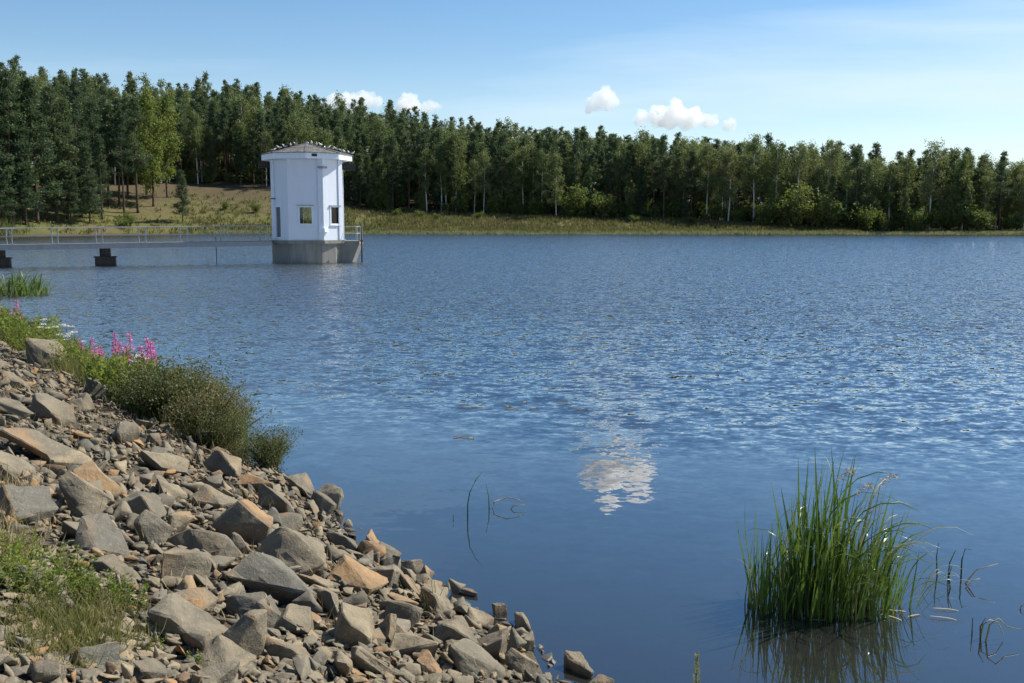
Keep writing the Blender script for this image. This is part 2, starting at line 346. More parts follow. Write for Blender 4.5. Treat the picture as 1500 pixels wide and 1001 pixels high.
def roof_material():
    m, nt, out = newmat('roof_felt'); v = coords(nt, 'Object')
    vo = N(nt, 'ShaderNodeTexVoronoi', i_Scale=5.5); nt.links.new(v, vo.inputs['Vector'])
    f = noise_n(nt, v, 3.0, 5, 0.65)
    c = mixc(nt, 0.45, ramp(nt, vo.outputs['Color'], [(0.2, (0.05, 0.05, 0.055)), (0.8, (0.15, 0.145, 0.14))]), ramp(nt, f, [(0.35, (0.07, 0.065, 0.065)), (0.7, (0.20, 0.19, 0.18))]))
    c = mixc(nt, ramp(nt, noise_n(nt, v, 13, 2), [(0.66, 0.0), (0.72, 0.8)]), c, (0.55, 0.55, 0.52))
    principled(nt, out, c, 0.9, bump(nt, vo.outputs['Distance'], 0.6, 0.05), 0.2); return m
M['roof'] = roof_material()

# ------------------------------------------------------------------ terrain
SHORE = [(-900, 352), (-300, 350), (0, 347), (100, 345.5), (300, 343.6), (520, 343.2), (900, 343.4), (1200, 343.6), (1500, 344), (1900, 345), (2600, 350)]
EDGE_R = [(-900, 40), (0, 34), (200, 42), (395, 42), (520, 36), (700, 31), (1000, 24), (1150, 14), (1250, 8), (1500, 6), (2600, 6)]
EDGE_Z = [(-900, 7), (0, 8.5), (120, 9.5), (250, 10.2), (395, 9.9), (470, 6.8), (540, 4.7), (700, 3.5), (1000, 2.2), (1150, 1.2), (1250, 0.6), (1500, 0.6), (2600, 0.8)]
CREST_Z = [(-900, 38), (-300, 34), (0, 28.5), (150, 27.3), (300, 27), (450, 23.5), (600, 18.0), (800, 12.3), (1000, 8.6), (1200, 3.6), (1500, 0.9), (2600, 0.9)]
CREST_R = 118.0
def imgx(X, Y): return 750 + F * X / (Y * 0.9925) if Y > 1 else (-900 if X < 0 else 2600)
_sx = np.linspace(-900, 2600, 400)
_sd = np.array([ground(0, interp(x, SHORE)).y for x in _sx])
def shore_Y(ix): return float(np.interp(ix, _sx, _sd))
def land_z(X, Y):
    ix = imgx(X, Y)
    if Y < 20: return -3.0
    r = Y - shore_Y(ix) + 2.2 * mnoise.noise((X * 0.05, Y * 0.05, 3.1))
    if r < 0: return max(-3.0, r * 0.25)
    er = interp(ix, EDGE_R); ez = interp(ix, EDGE_Z); cz = interp(ix, CREST_Z)
    if r < er:
        q = r / er; z = 0.05 + (ez - 0.05) * (0.35 * q + 0.65 * q * q * (3 - 2 * q))
    elif r < CREST_R:
        q = (r - er) / (CREST_R - er); z = ez + (cz - ez) * q
    else:
        z = cz + (r - CREST_R) * 0.01 * (1 if cz < 10 else -0.5)
    return z + 0.35 * mnoise.noise((X * 0.11, Y * 0.11, 0)) * min(1, r / 8)
xs_img = np.concatenate([[-2500, -1800, -1300, -900, -600], np.arange(-400, 1921, 14), [2000, 2200, 2600, 3200, 4000]])
ys = np.concatenate([[3, 25, 60, 100, 130, 145], np.arange(152, 310, 2.0), np.arange(312, 420, 12), [500, 700, 1200, 2500, 6000]])
V = []; earth = []
for yv in ys:
    for xi in xs_img:
        X = (xi - 750) / F * yv * 0.9925; ixc = min(2600, max(-900, xi))
        z = land_z(X, yv); V.append((X, yv, z))
        r = yv - shore_Y(ixc); er = interp(ixc, EDGE_R)
        e = 0.0
        if ixc < 470 and r > 4: e = min(1, (r - 6) / (er * 0.6)) * min(1, (480 - ixc) / 60) * 0.72
        if r > er: e = 0.9
        if r > er + 3: e = 1
        if r < 2.5 and ixc < 280: e = 0.7
        earth.append(e)
nx = len(xs_img)
Fc = [(j * nx + i, j * nx + i + 1, (j + 1) * nx + i + 1, (j + 1) * nx + i) for j in range(len(ys) - 1) for i in range(nx - 1)]
me = npmesh('ground', V, Fc, M['land'], True)
at = me.attributes.new('earth', 'FLOAT', 'POINT'); at.data.foreach_set('value', earth)
tag(obj('ground', me), kind='structure')
mb = MB(); mb.add([(-700, -60, 0), (700, -60, 0), (700, 420, 0), (-700, 420, 0)], [(0, 1, 2, 3)])
tag(mb.build('lake_water', M['water']), kind='structure')

# ------------------------------------------------------------------ near embankment (dam slope)
WL = [(900, 1055), (835, 1001), (780, 952), (690, 890), (618, 850), (530, 797), (480, 748), (432, 708), (330, 655), (230, 603), (100, 530), (0, 488), (-150, 440)]
wl = [ground(*p) for p in WL]
P0 = wl[1].copy(); E = (wl[11] - P0).normalized(); NI = Vector((-E.y, E.x, 0))     # along the shore, inland
if NI.dot(-P0) < 0: NI = -NI
wl_t = [(p - P0).dot(E) for p in wl]; wl_s = [(p - P0).dot(NI) for p in wl]
def shore_off(t): return float(np.interp(t, wl_t, wl_s))
SL = 0.33
def bank_ts(p):
    t = (Vector((p[0], p[1], 0)) - P0).dot(E); s = (Vector((p[0], p[1], 0)) - P0).dot(NI) - shore_off(t); return t, s
def bank_h(t, s):
    b = 0.06 * mnoise.noise((t * 0.9, s * 0.9, 5)) + 0.025 * mnoise.noise((t * 3, s * 3, 9))
    if s < 0: return max(-2.9, 0.42 * s) + b * 0.7 - 0.03
    h = SL * s if s < 7 else SL * 7 + (s - 7) * 0.04
    return h + b - 0.03 * max(0, 1 - s)
def bank_p(t, s):
    q = P0 + E * t + NI * (s + shore_off(t)); return Vector((q.x, q.y, bank_h(t, s)))
def bank_hit(x, y, lift=0.0):        # where the ray of a pixel meets the bank
    d = ray(x, y); k = 1.5
    while k < 80:
        p = Vector((0, 0, CAMZ)) + d * k; t, s = bank_ts(p)
        if p.z <= max(bank_h(t, s), -9 if s > 0 else -0.0) + lift: return t, s, p
        k += 0.03
    return t, s, p
ts = np.concatenate([np.arange(-14, -4, 1.0), np.arange(-4, 14, 0.16), np.arange(14, 30, 0.5), np.arange(30, 61, 3)])
ss = np.concatenate([[-9, -7, -5, -3.5, -2.5], np.arange(-2, 5, 0.16), [5.5, 6, 6.5, 7, 8, 10, 20, 40, 70]])
V = [bank_p(t, s) for t in ts for s in ss]; ns = len(ss)
Fc = [(j * ns + i, j * ns + i + 1, (j + 1) * ns + i + 1, (j + 1) * ns + i) for j in range(len(ts) - 1) for i in range(ns - 1)]
bank = tag(obj('embankment', npmesh('embankment', [tuple(v) for v in V], Fc, M['bank_soil'], True)), kind='structure')

# ------------------------------------------------------------------ stones
def stone_mesh(seed, flat=0.55, cuts=2, rough=0.045, npts=12, bevel=.018):
    r = random.Random(seed); bm = bmesh.new()
    dims = (1.0, r.uniform(0.55, 0.9), flat * r.uniform(0.8, 1.2))
    for i in range(npts):
        while True:
            p = Vector((r.uniform(-1, 1), r.uniform(-1, 1), r.uniform(-1, 1)))
            if max(abs(c) for c in p) > 0.74 and p.length < 1.5: break
        bm.verts.new((p.x * dims[0] * .5, p.y * dims[1] * .5, p.z * dims[2] * .5))
    res = bmesh.ops.convex_hull(bm, input=bm.verts)
    junk = list({e for e in res['geom_interior'] + res['geom_unused'] if isinstance(e, bmesh.types.BMVert)})
    if junk: bmesh.ops.delete(bm, geom=junk, context='VERTS')
    bmesh.ops.dissolve_limit(bm, angle_limit=R(16), verts=bm.verts, edges=bm.edges)
    if bevel: bmesh.ops.bevel(bm, geom=list(bm.edges), offset=bevel, segments=1, affect='EDGES', profile=0.6, clamp_overlap=True)
    bmesh.ops.triangulate(bm, faces=bm.faces)
    for _ in range(cuts):
        long = [e for e in bm.edges if e.calc_length() > 0.13]
        bmesh.ops.subdivide_edges(bm, edges=long, cuts=1)
        bmesh.ops.triangulate(bm, faces=bm.faces)
    if cuts:
        bm.normal_update()
        for v in bm.verts:
            q = v.co * 2.3 + Vector((seed * 3.7, 0, 0))
            lay = Vector((q.x * .6, q.y * .6, q.z * 3.5))
            n = mnoise.noise(q) * rough + (abs(mnoise.noise(lay)) - .25) * rough * .9 + mnoise.noise(q * 4.1) * rough * 0.35
            v.co += v.normal * n
    bm.normal_update()
    me = bpy.data.meshes.new('stone'); bm.to_mesh(me); bm.free(); me.materials.append(M['stone'])
    me.polygons.foreach_set('use_smooth', [True] * len(me.polygons)); me.set_sharp_from_angle(angle=R(20))
    return me
BIG = [stone_mesh(100 + i, f, 3) for i, f in enumerate([0.5, 0.62, 0.45, 0.75, 0.55, 0.4, 0.68, 0.5, 0.6, 0.8, 0.48, 0.58, 0.7, 0.36, 0.52, 0.64, .42, .5, .34, .58, .66, .46, .38, .54])]
SMALL = [stone_mesh(300 + i, f, 1, npts=10) for i, f in enumerate([0.5, 0.62, 0.45, 0.75, 0.55, 0.4, 0.68, 0.6, .36, .48])]
GRAVEL = [stone_mesh(400 + i, f, 0, npts=8, bevel=0) for i, f in enumerate([0.5, 0.62, 0.45, 0.75, 0.55, 0.4])]
def bank_basis(t, s):
    a = bank_p(t + .2, s) - bank_p(t - .2, s); b = bank_p(t, s + .2) - bank_p(t, s - .2)
    n = a.cross(b).normalized(); n = n if n.z > 0 else -n
    return n
placed = []
def stone_matrix(p, size, yaw, tilt, tax, n, squash=(1, 1, 1)):
    q = Vector((0, 0, 1)).rotation_difference(n).to_matrix().to_4x4()
    rt = Matrix.Rotation(tilt, 4, Vector((math.cos(tax), math.sin(tax), 0)))
    return Matrix.Translation(p) @ q @ rt @ Matrix.Rotation(yaw, 4, 'Z') @ Matrix.Diagonal((size * squash[0], size * squash[1], size * squash[2], 1))
# big stones read off the photograph: centre x, y, width, height in pixels
KEY = [(392, 868, 135, 85), (420, 825, 100, 75), (355, 780, 75, 95), (520, 850, 85, 80), (245, 845, 115, 70), (140, 800, 90, 70), (300, 800, 90, 60),
       (60, 665, 105, 55), (62, 530, 62, 42), (130, 577, 50, 36), (175, 640, 55, 60), (233, 680, 75, 45), (325, 690, 55, 52), (312, 735, 60, 60), (105, 690, 80, 45),
       (270, 930, 110, 60), (265, 895, 80, 45), (480, 890, 80, 55), (510, 935, 90, 65), (420, 965, 80, 60), (350, 955, 60, 80), (575, 905, 70, 55), (600, 955, 75, 55),
       (540, 985, 80, 50), (660, 935, 80, 50), (690, 980, 90, 50), (640, 890, 70, 45), (720, 955, 50, 55), (755, 985, 60, 40), (700, 915, 50, 32), (560, 845, 60, 55), (600, 865, 50, 40),
       (470, 745, 60, 45), (440, 720, 55, 30), (395, 745, 60, 35), (420, 770, 60, 40), (500, 800, 60, 40), (540, 815, 50, 35), (455, 805, 50, 40), (30, 750, 80, 50), (110, 745, 85, 45), (195, 745, 85, 50), (225, 790, 60, 50),
       (20, 610, 60, 35), (70, 610, 65, 38), (20, 560, 50, 30), (140, 720, 70, 36), (245, 725, 55, 32), (370, 715, 55, 40), (360, 905, 70, 45), (430, 915, 70, 45), (490, 985, 90, 40), (330, 985, 80, 50), (15, 690, 70, 40), (170, 840, 70, 40), (620, 840, 36, 30), (590, 810, 40, 30)]
def try_place(t, s, size, f):
    p = P0 + E * t + NI * (s + shore_off(t))
    for (x, y, r) in placed:
        if (p.x - x) ** 2 + (p.y - y) ** 2 < (f * (r + size * 0.42)) ** 2: return False
    placed.append((p.x, p.y, size * 0.42)); return True
stones = []      # (matrix, pixel size, size, key)
for (x, y, w, h) in KEY:
    t, s, p = bank_hit(x, y + h * 0.15)
    dist = (p - camo.location).length; size = 1.05 * max(w, h) / F * dist
    n = bank_basis(t, s)
    pos = bank_p(t, s) + n * size * rnd.uniform(0.10, 0.20)
    placed.append((pos.x, pos.y, size * 0.42))
    yaw = rnd.uniform(-0.5, 0.5) + math.atan2(E.y, E.x) * 0 ; sq = (1, 1, min(1.7, max(0.8, 1.5 * h / w)))
    stones.append((stone_matrix(pos, size, yaw, R(rnd.gauss(16, 12)), R(rnd.gauss(70, 35)), n, sq), size * F / dist, size, True))
def veg_zone(t, s): return t > 5.6 and s < 0.25 + 0.075 * (t - 6.2)
for target, lo, hi, f in ((90, 0.22, 0.36, 0.66), (1300, 0.12, 0.24, 0.48), (4600, 0.055, 0.13, 0.38)):
    c = 0; tries = 0
    while c < target and tries < target * 25:
        tries += 1
        t = 22 * rnd.random() ** 1.35 - 3.0 if rnd.random() < .6 else rnd.uniform(-3.5, 5.0); s = rnd.uniform(-0.45, 4.6)
        if s < -.06 - .1 * rnd.random(): continue
        if veg_zone(t, s) and rnd.random() < 0.85: continue
        size = lo + (hi - lo) * rnd.random() ** 1.6
        p0 = bank_p(t, s)
        if p0.xy.length < 2.0: continue
        rel = p0 - camo.location; dep = rel.y * cp - rel.z * sp
        if dep > .5:
            ppx = 750 + F * rel.x / dep; ppy = 500.5 - F * (rel.y * sp + rel.z * cp) / dep
            if ppx < 215 and 775 + .28 * ppx < ppy < 950 and size > .07 and rnd.random() < .88: continue
        if not try_place(t, s, size, f): continue
        c += 1; n = bank_basis(t, s); pos = p0 + n * (size * rnd.uniform(0.05, 0.22) + (.03 if size < .13 else .01) * rnd.random())
        dist = (pos - camo.location).length
        M4 = stone_matrix(pos, size, rnd.uniform(0, 6.28), R(rnd.gauss(20, 26)), R(rnd.gauss(70, 60)), n, (1, 1, rnd.uniform(0.7, 1.25) if size > .14 else rnd.uniform(.6, .95)))
        ipx = (pos.y > 1.0) and (-200 < 750 + F * pos.x / pos.y < 1700)
        stones.append((M4, size * F / dist if ipx else 0, size, False))
order = sorted(range(len(stones)), key=lambda i: -(stones[i][1] + (1e4 if stones[i][3] else 0)))
for k, i in enumerate(order[:300]):
    o = obj('stone', BIG[(k * 7) % len(BIG)], bank); o.matrix_world = stones[i][0]
def joined(mats, meshes, name, mat):
    VV = []; FF = []; b = 0
    cache = []
    for me in meshes:
        co = np.empty(len(me.vertices) * 3, dtype=np.float32); me.vertices.foreach_get('co', co)
        f = np.array([tuple(p.vertices) for p in me.polygons], dtype=np.int32); cache.append((co.reshape(-1, 3), f))
    for j, m4 in enumerate(mats):
        co, f = cache[j % len(cache)]; A = np.array(m4)
        VV.append(co @ A[:3, :3].T + A[:3, 3]); FF.append(f + b); b += len(co)
    return npmesh(name, np.concatenate(VV), np.concatenate(FF), mat)
rest = [stones[i][0] for i in order[300:]]
for i in range(2600):      # rubble along the lower edge of the view
    t, s, p = bank_hit(rnd.uniform(-60, 720), rnd.uniform(700, 1080) if i % 2 else rnd.uniform(930, 1090))
    if s < .05 or (p.x - 0) ** 2 + p.y ** 2 < 4: continue
    px_ = 750 + F * p.x / p.y
    sz = rnd.uniform(.05, .12); n = bank_basis(t, s)
    rest.append(stone_matrix(bank_p(t, s) + n * sz * rnd.uniform(0, .3), sz, rnd.uniform(0, 6.28), R(rnd.gauss(10, 22)), rnd.uniform(0, 6.28), n, (1, 1, rnd.uniform(.6, 1))))
tag(obj('rubble', joined(rest, SMALL, 'rubble', M['stone']), bank), kind='stuff')
rest = []      # gravel between the stones
for i in range(13000):
    t = 24 * rnd.random() ** 1.5 - 4.0; s = rnd.uniform(-0.10, 5.0); p0 = bank_p(t, s)
    if p0.xy.length < 1.2: continue
    sz = rnd.uniform(0.025, 0.085)
    rest.append(stone_matrix(p0 + Vector((0, 0, sz * 0.15)), sz, rnd.uniform(0, 6.28), R(rnd.gauss(0, 25)), rnd.uniform(0, 6.28), bank_basis(t, s)))
tag(obj('gravel', joined(rest, GRAVEL, 'gravel', M['stone']), bank), kind='stuff')
# loose rocks standing in the water off the bank
for (x, y, w, h, mi, lab) in [(546, 798, 32, 30, 3, 'dark wedge rock standing alone in the water by the bank'), (570, 812, 34, 22, 6, 'low dark grey rock in shallow water beside the lone wedge rock'),
                              (730, 893, 24, 18, 11, 'small pale round rock sticking out of the shallows, water all round'), (768, 945, 30, 30, 9, 'pointed pale rock rising from the water at the bank foot'),
                              (604, 835, 34, 26, 12, 'black wet rock at the waterline of the stone bank'), (480, 733, 38, 34, 15, 'dark rounded boulder at the waterline below the bank shrubs'), (880, 1004, 40, 16, 4, 'pale flat rock just breaking the water below the reeds'),
                              (690, 868, 28, 8, 13, 'thin dark slab lying flat on the water edge'), (745, 915, 22, 5, 13, 'sliver of dark slab awash beside small pale rock')]:
    p = ground(x, y + h * 0.35); o = obj('rock', BIG[mi]); co = [v.co for v in BIG[mi].vertices]
    zs_ = [c.z for c in co]; xs_ = [c.x for c in co]; H = h / F * p.length; hz = max(zs_) - min(zs_); sz = 1.7 * H / hz
    wx = 1.1 * w / F * p.length / (max(xs_) - min(xs_))
    o.scale = (wx, wx, sz); o.location = (p.x, p.y, H - sz * max(zs_)); o.rotation_euler = (0, 0, rnd.uniform(-.5, .5))
    tag(o, lab, 'rock')

# ------------------------------------------------------------------ foliage helpers
def leaf_quads(P, D, L, W, jitter=0.6, seed=0, fold=False):
    """one pointed four-corner leaf per point: P base, D direction, L length, W width (numpy)"""
    g = np.random.default_rng(seed); n = len(P)
    D = D / np.maximum(1e-6, np.linalg.norm(D, axis=1, keepdims=True))
    rv = g.normal(size=(n, 3)); S = np.cross(D, rv); S /= np.maximum(1e-6, np.linalg.norm(S, axis=1, keepdims=True))
    U = np.cross(S, D)
    L = np.broadcast_to(L, n)[:, None]; W = np.broadcast_to(W, n)[:, None]
    mid = P + D * L * 0.5 + U * L * 0.06
    V = np.stack([P, mid + S * W * 0.5, P + D * L - U * L * 0.05, mid - S * W * 0.5], axis=1).reshape(-1, 3)
    return V, np.arange(n * 4).reshape(-1, 4)
def grow_pine(seed, h, bare=0.45, spread=1.0, dens=1.0, layered=False):
    r = random.Random(seed); g = np.random.default_rng(seed); tr = MB()
    bend = (r.uniform(-.3, .3), r.uniform(-.3, .3))
    def axis(q): return Vector((bend[0] * q * q + 0.10 * math.sin(q * 7 + seed), bend[1] * q * q, h * q))
    R0 = 0.011 * h + 0.03
    qs = [0, .03, .15, .3, .45, .6, .75, .9, 1]
    tr.tube([axis(q) for q in qs], [R0 * 1.35, R0] + [R0 * (1 - .9 * q) + .012 for q in qs[2:]], 6)
    P = []; D = []
    nl = int((46 if layered else 36) * (1 - bare) / 0.55)
    for i in range(nl):
        q = bare + (1 - bare) * ((i + r.random()) / nl) ** 0.9
        u = (q - bare) / (1 - bare)
        if layered: L = h * 0.17 * spread * (1.02 - u) ** 0.8 + 0.25
        else: L = h * 0.15 * spread * ((1.0 - u) ** 0.7 * .92 + .07) * min(1, .55 + 2.0 * u) * r.uniform(0.65, 1.2)
        a = r.uniform(0, 6.28); up = r.uniform(-0.1, 0.35) + 0.55 * u if not layered else r.uniform(-0.15, 0.1) + 0.3 * u
        b = axis(q); d = Vector((math.cos(a), math.sin(a), up)).normalized()
        mid = b + d * L * 0.55 + Vector((0, 0, -0.04 * L)); tip = b + d * L + Vector((0, 0, 0.08 * L))
        tr.tube([b, mid, tip], [R0 * 0.28 * (1.1 - u * .6), R0 * .15, 0.008], 3)
        nc = int(max(3, (4 + L * 3.2) * dens))
        for j in range(nc):
            k = 0.28 + 0.75 * (j + r.random()) / nc
            side = Vector((-d.y, d.x, 0)) * r.gauss(0, 0.16 + 0.10 * L * k)
            c = b.lerp(tip, k) + side + Vector((0, 0, r.gauss(0.05, 0.10)))
            nn = r.randint(9, 15)
            cc = np.array(c)[None] + g.normal(size=(nn, 3)) * np.array([[.22, .22, .13]])
            dd = g.normal(size=(nn, 3)) * np.array([[1, 1, .6]]) + np.array([[0, 0, 0.55]]) + np.array(d)[None] * .5
            P.append(cc); D.append(dd)
    top = np.array(axis(1.0))[None] + g.normal(size=(40, 3)) * np.array([[.22, .22, .35]]) - np.array([[0, 0, .25]])
    P.append(top); D.append(g.normal(size=(40, 3)) + np.array([[0, 0, 1.0]]))
    P = np.concatenate(P); D = np.concatenate(D)
    Vq, Fq = leaf_quads(P, D, g.uniform(.26, .46, len(P)), g.uniform(.09, .17, len(P)), seed=seed)
    return tr, Vq, Fq
def grow_birch(seed, h, bare=0.32, width=1.0, dens=1.0, lsize=0.26):
    r = random.Random(seed); g = np.random.default_rng(seed); tr = MB()
    bend = (r.uniform(-.5, .5), r.uniform(-.5, .5))
    def axis(q): return Vector((bend[0] * q * q + 0.14 * math.sin(q * 6 + seed), bend[1] * q * q + .1 * math.sin(q * 5), h * q))
    R0 = 0.007 * h + 0.045
    qs = [0, .03, .15, .3, .45, .6, .75, .9, 1]
    tr.tube([axis(q) for q in qs], [R0 * 1.3, R0] + [R0 * (1 - .9 * q) + .01 for q in qs[2:]], 6)
    P = []; D = []; nl = int(34 * (1 - bare) / .68)
    lean = r.uniform(0, 6.28)
    for i in range(nl):
        q = bare + (0.97 - bare) * (i + r.random()) / nl; u = (q - bare) / (1 - bare)
        env = math.sin(math.pi * min(1, (0.12 + 0.85 * u) ** 0.8)) ** 0.7
        a = r.uniform(0, 6.28)
        L = h * 0.145 * width * env * r.uniform(0.55, 1.2) * (1 + .25 * math.cos(a - lean)) + .25
        b = axis(q); up = r.uniform(0.55, 1.25)
        d = Vector((math.cos(a), math.sin(a), up)).normalized()
        mid = b + d * L * 0.6; tip = b + Vector((math.cos(a), math.sin(a), 0)) * L * 0.95 + Vector((0, 0, up * L * .55))
        tr.tube([b, mid, tip], [R0 * .3 * (1.1 - u * .7), R0 * .16, .006], 3)
        nc = int(max(4, (5 + L * 4.2) * dens))
        for j in range(nc):
            k = .30 + .75 * (j + r.random()) / nc
            c = (b.lerp(mid, k / .6) if k < .6 else mid.lerp(tip, (k - .6) / .4)) + Vector((r.gauss(0, .28), r.gauss(0, .28), r.gauss(-.15, .25)))
            nn = r.randint(8, 14); drop = r.uniform(.15, .5)
            cc = np.array(c)[None] + g.normal(size=(nn, 3)) * np.array([[.19, .19, drop]]) - np.array([[0, 0, drop * .6]])
            P.append(cc); D.append(g.normal(size=(nn, 3)) + np.array([[0, 0, -.5]]))
    P = np.concatenate(P); D = np.concatenate(D)
    Vq, Fq = leaf_quads(P, D, g.uniform(.7, 1.25, len(P)) * lsize, g.uniform(.45, .9, len(P)) * lsize, seed=seed)
    return tr, Vq, Fq
def grow_bush(seed, h, w, n=1100, lsize=.12, stems=9):
    r = random.Random(seed); g = np.random.default_rng(seed); tr = MB(); P = []; D = []
    for i in range(stems):
        a = r.uniform(0, 6.28); L = h * r.uniform(.65, 1.05); o = r.uniform(.15, .6) * w
        b = Vector((r.gauss(0, .06 * w), r.gauss(0, .06 * w), -0.03)); tip = Vector((math.cos(a) * o, math.sin(a) * o, L)); mid = b.lerp(tip, .5) + Vector((0, 0, .12 * L))
        tr.tube([b, mid, tip], [.012 * h + .004, .008 * h + .003, .002], 4)
        m = n // stems
        for j in range(m // 6):
            k = .18 + .85 * r.random(); c = (b.lerp(mid, k * 2) if k < .5 else mid.lerp(tip, k * 2 - 1)) + Vector((r.gauss(0, .11 * w), r.gauss(0, .11 * w), r.gauss(0, .07 * h)))
            if c.z < .03: c.z = .03 + .1 * h * r.random()
            P.append(np.array(c)[None] + g.normal(size=(6, 3)) * .04 * h); D.append(g.normal(size=(6, 3)) + np.array([[0, 0, .4]]))
    P = np.concatenate(P); D = np.concatenate(D)
    Vq, Fq = leaf_quads(P, D, g.uniform(.7, 1.3, len(P)) * lsize, g.uniform(.4, .65, len(P)) * lsize, seed=seed)
    return tr, Vq, Fq
def tree_proto(name, cat, grown, bark, leaf, crown='crown', trunk='trunk'):
    tr, Vq, Fq = grown
    return (name, cat, [(trunk, tr.mesh(trunk, bark, True)), (crown, npmesh(crown, Vq, Fq, leaf))])
pine_g = [grow_pine(11 + i, 16.0, b, sprd, 1.0) for i, (b, sprd) in enumerate([(.40, 1.0), (.34, 1.1), (.44, .95), (.28, 1.0), (.36, 1.2), (.22, 1.05)])]
spruce_g = [grow_pine(40 + i, 14.0, .10 + .05 * i, .95, .95, True) for i in range(2)]
birch_g = [grow_birch(61 + i, 15.0, b, w) for i, (b, w) in enumerate([(.34, .95), (.40, .85), (.28, 1.05), (.36, 1.1), (.30, .9), (.22, 1.0)])]
PINES = [tree_proto('pine_tree', 'tree', g_, M['pine_bark'], M['pine_leaf']) for g_ in pine_g]
SPRUCE = [tree_proto('young_pine_tree', 'tree', g_, M['pine_bark'], M['pine_leaf']) for g_ in spruce_g]
BIRCH = [tree_proto('birch_tree', 'tree', g_, M['birch_bark'], M['birch_leaf']) for g_ in birch_g]
ASPEN = [tree_proto('aspen_tree', 'tree', g_, M['pine_bark'], M['aspen_leaf']) for g_ in [grow_birch(90, 15, .16, 1.0, 1.15, .28), grow_birch(91, 15, .20, .85, 1.1, .28)]]
BUSH = [tree_proto('shore_bush', 'bush', grow_bush(120 + i, 3.0, 3.0, 1500, .24), M['twig'], M['bush_leaf'], 'crown', 'stems') for i in range(3)]

# ------------------------------------------------------------------ forest
def far_point(ix, r):
    Y = shore_Y(ix) + r; X = (ix - 750) / F * Y * 0.9925; return Vector((X, Y, land_z(X, Y)))
cells = {}
def free(p, d):
    cx_, cy_ = int(p.x // 4), int(p.y // 4)
    for a in (-1, 0, 1):
        for b in (-1, 0, 1):
            for q in cells.get((cx_ + a, cy_ + b), []):
                if (q.x - p.x) ** 2 + (q.y - p.y) ** 2 < d * d: return False
    cells.setdefault((cx_, cy_), []).append(p); return True
trees = []     # (point, kind, height, depth behind the forest edge)
tries = 0
while tries < 9000:
    tries += 1
    ix = rnd.uniform(-160, 1660); er = interp(ix, EDGE_R)
    r = er + 1.0 + (126 - er) * rnd.random() ** 1.25
    p = far_point(ix, r)
    if not free(p, 2.5 if r < er + 14 else 3.3): continue
    b_share = interp(ix, [(0, .38), (120, .30), (350, .25), (600, .22), (900, .30), (1200, .45), (1500, .5)]) * (1.45 if r < er + 9 else 0.8)
    kind = 'birch' if rnd.random() < b_share else 'pine'
    hh = rnd.triangular(10.5, 19.5, 15.5) * interp(ix, [(0, 1.0), (600, 1.0), (900, 1.0), (1200, .95), (1350, .86), (1500, .84)])
    trees.append((p, kind, hh, r - er, ix))
trees.sort(key=lambda a: a[3])
cnt = {'pine': 0, 'birch': 0}; far = []
PL = {'front': 'dark pine at the forest edge ', 'in': 'dark pine set back in the forest '}
BL = {'front': 'white trunked birch at the forest edge ', 'in': 'pale crowned birch set back in the forest '}
for (p, kind, hh, dr, ix) in trees:
    if cnt[kind] >= 290: far.append((p, kind, hh)); continue
    if not -60 < ix < 1560 and dr > 10: far.append((p, kind, hh)); continue
    cnt[kind] += 1; front = 'front' if dr < 9 else 'in'
    szw = 'very tall ' if hh > 17 else 'tall ' if hh > 14.8 else 'middling ' if hh > 12.6 else 'short '
    zone = 'above the bare earth bank' if ix < 400 else 'behind the tower' if ix < 560 else 'behind the wide grassy meadow' if ix < 1130 else 'where trees reach the water'
    if kind == 'pine':
        pr = PINES[cnt[kind] % len(PINES)]; base = 16.0
        if front == 'front' and rnd.random() < .22:
            pr = SPRUCE[cnt[kind] % 2]; base = 14.0; hh *= .75
            copy_thing(pr, p - Vector((0, 0, .15)), rnd.uniform(0, 6.28), hh / base, 'young pine branched to the ground ' + zone, 'young pines ' + zone); continue
        copy_thing(pr, p - Vector((0, 0, .15)), rnd.uniform(0, 6.28), (hh / base * rnd.uniform(.9, 1.15),) * 2 + (hh / base,), szw + PL[front] + zone, szw + 'pines ' + ('on the forest edge ' if front == 'front' else 'deeper in the forest ') + zone)
    else:
        copy_thing(BIRCH[cnt[kind] % len(BIRCH)], p - Vector((0, 0, .15)), rnd.uniform(0, 6.28), (hh / 15 * rnd.uniform(.85, 1.15),) * 2 + (hh / 15,), szw + BL[front] + zone, szw + 'birches ' + ('on the forest edge ' if front == 'front' else 'deeper in the forest ') + zone)
# the deep forest beyond: one mass
def forest_mass(lst, gset, keep, lscale, leafmat, barkmat, name, lab=None):
    lab = lab or {'pine_forest': 'dense dark pines rising up the hill behind the shore trees', 'birch_forest': 'pale birch crowns scattered deep in the hill forest', 'undergrowth': 'tangled green undergrowth below the forest trunks', 'young_forest': 'dark young conifers crowding under the forest edge', 'young_birches': 'leafy young birches crowding under the forest edge'}[name]
    VV = []; FF = []; b = 0; TV = []; TF = []; tb = 0
    g = np.random.default_rng(5)
    for j, (p, hh, base) in enumerate(lst):
        tr, Vq, Fq = gset[j % len(gset)]
        n = len(Vq) // 4; sel = g.choice(n, int(n * keep), replace=False)
        Q = Vq.reshape(n, 4, 3)[sel]; c = Q.mean(axis=1, keepdims=True); Q = c + (Q - c) * lscale
        a = g.uniform(0, 6.28); ca, sa = math.cos(a), math.sin(a); k = hh / base
        A = np.array([[ca * k, -sa * k, 0], [sa * k, ca * k, 0], [0, 0, k]])
        VV.append((Q.reshape(-1, 3) @ A.T + np.array(p)[None]).astype(np.float32)); FF.append(np.arange(len(sel) * 4).reshape(-1, 4) + b); b += len(sel) * 4
    tag(obj(name, npmesh(name, np.concatenate(VV), np.concatenate(FF), leafmat)), lab, 'forest', kind='stuff')
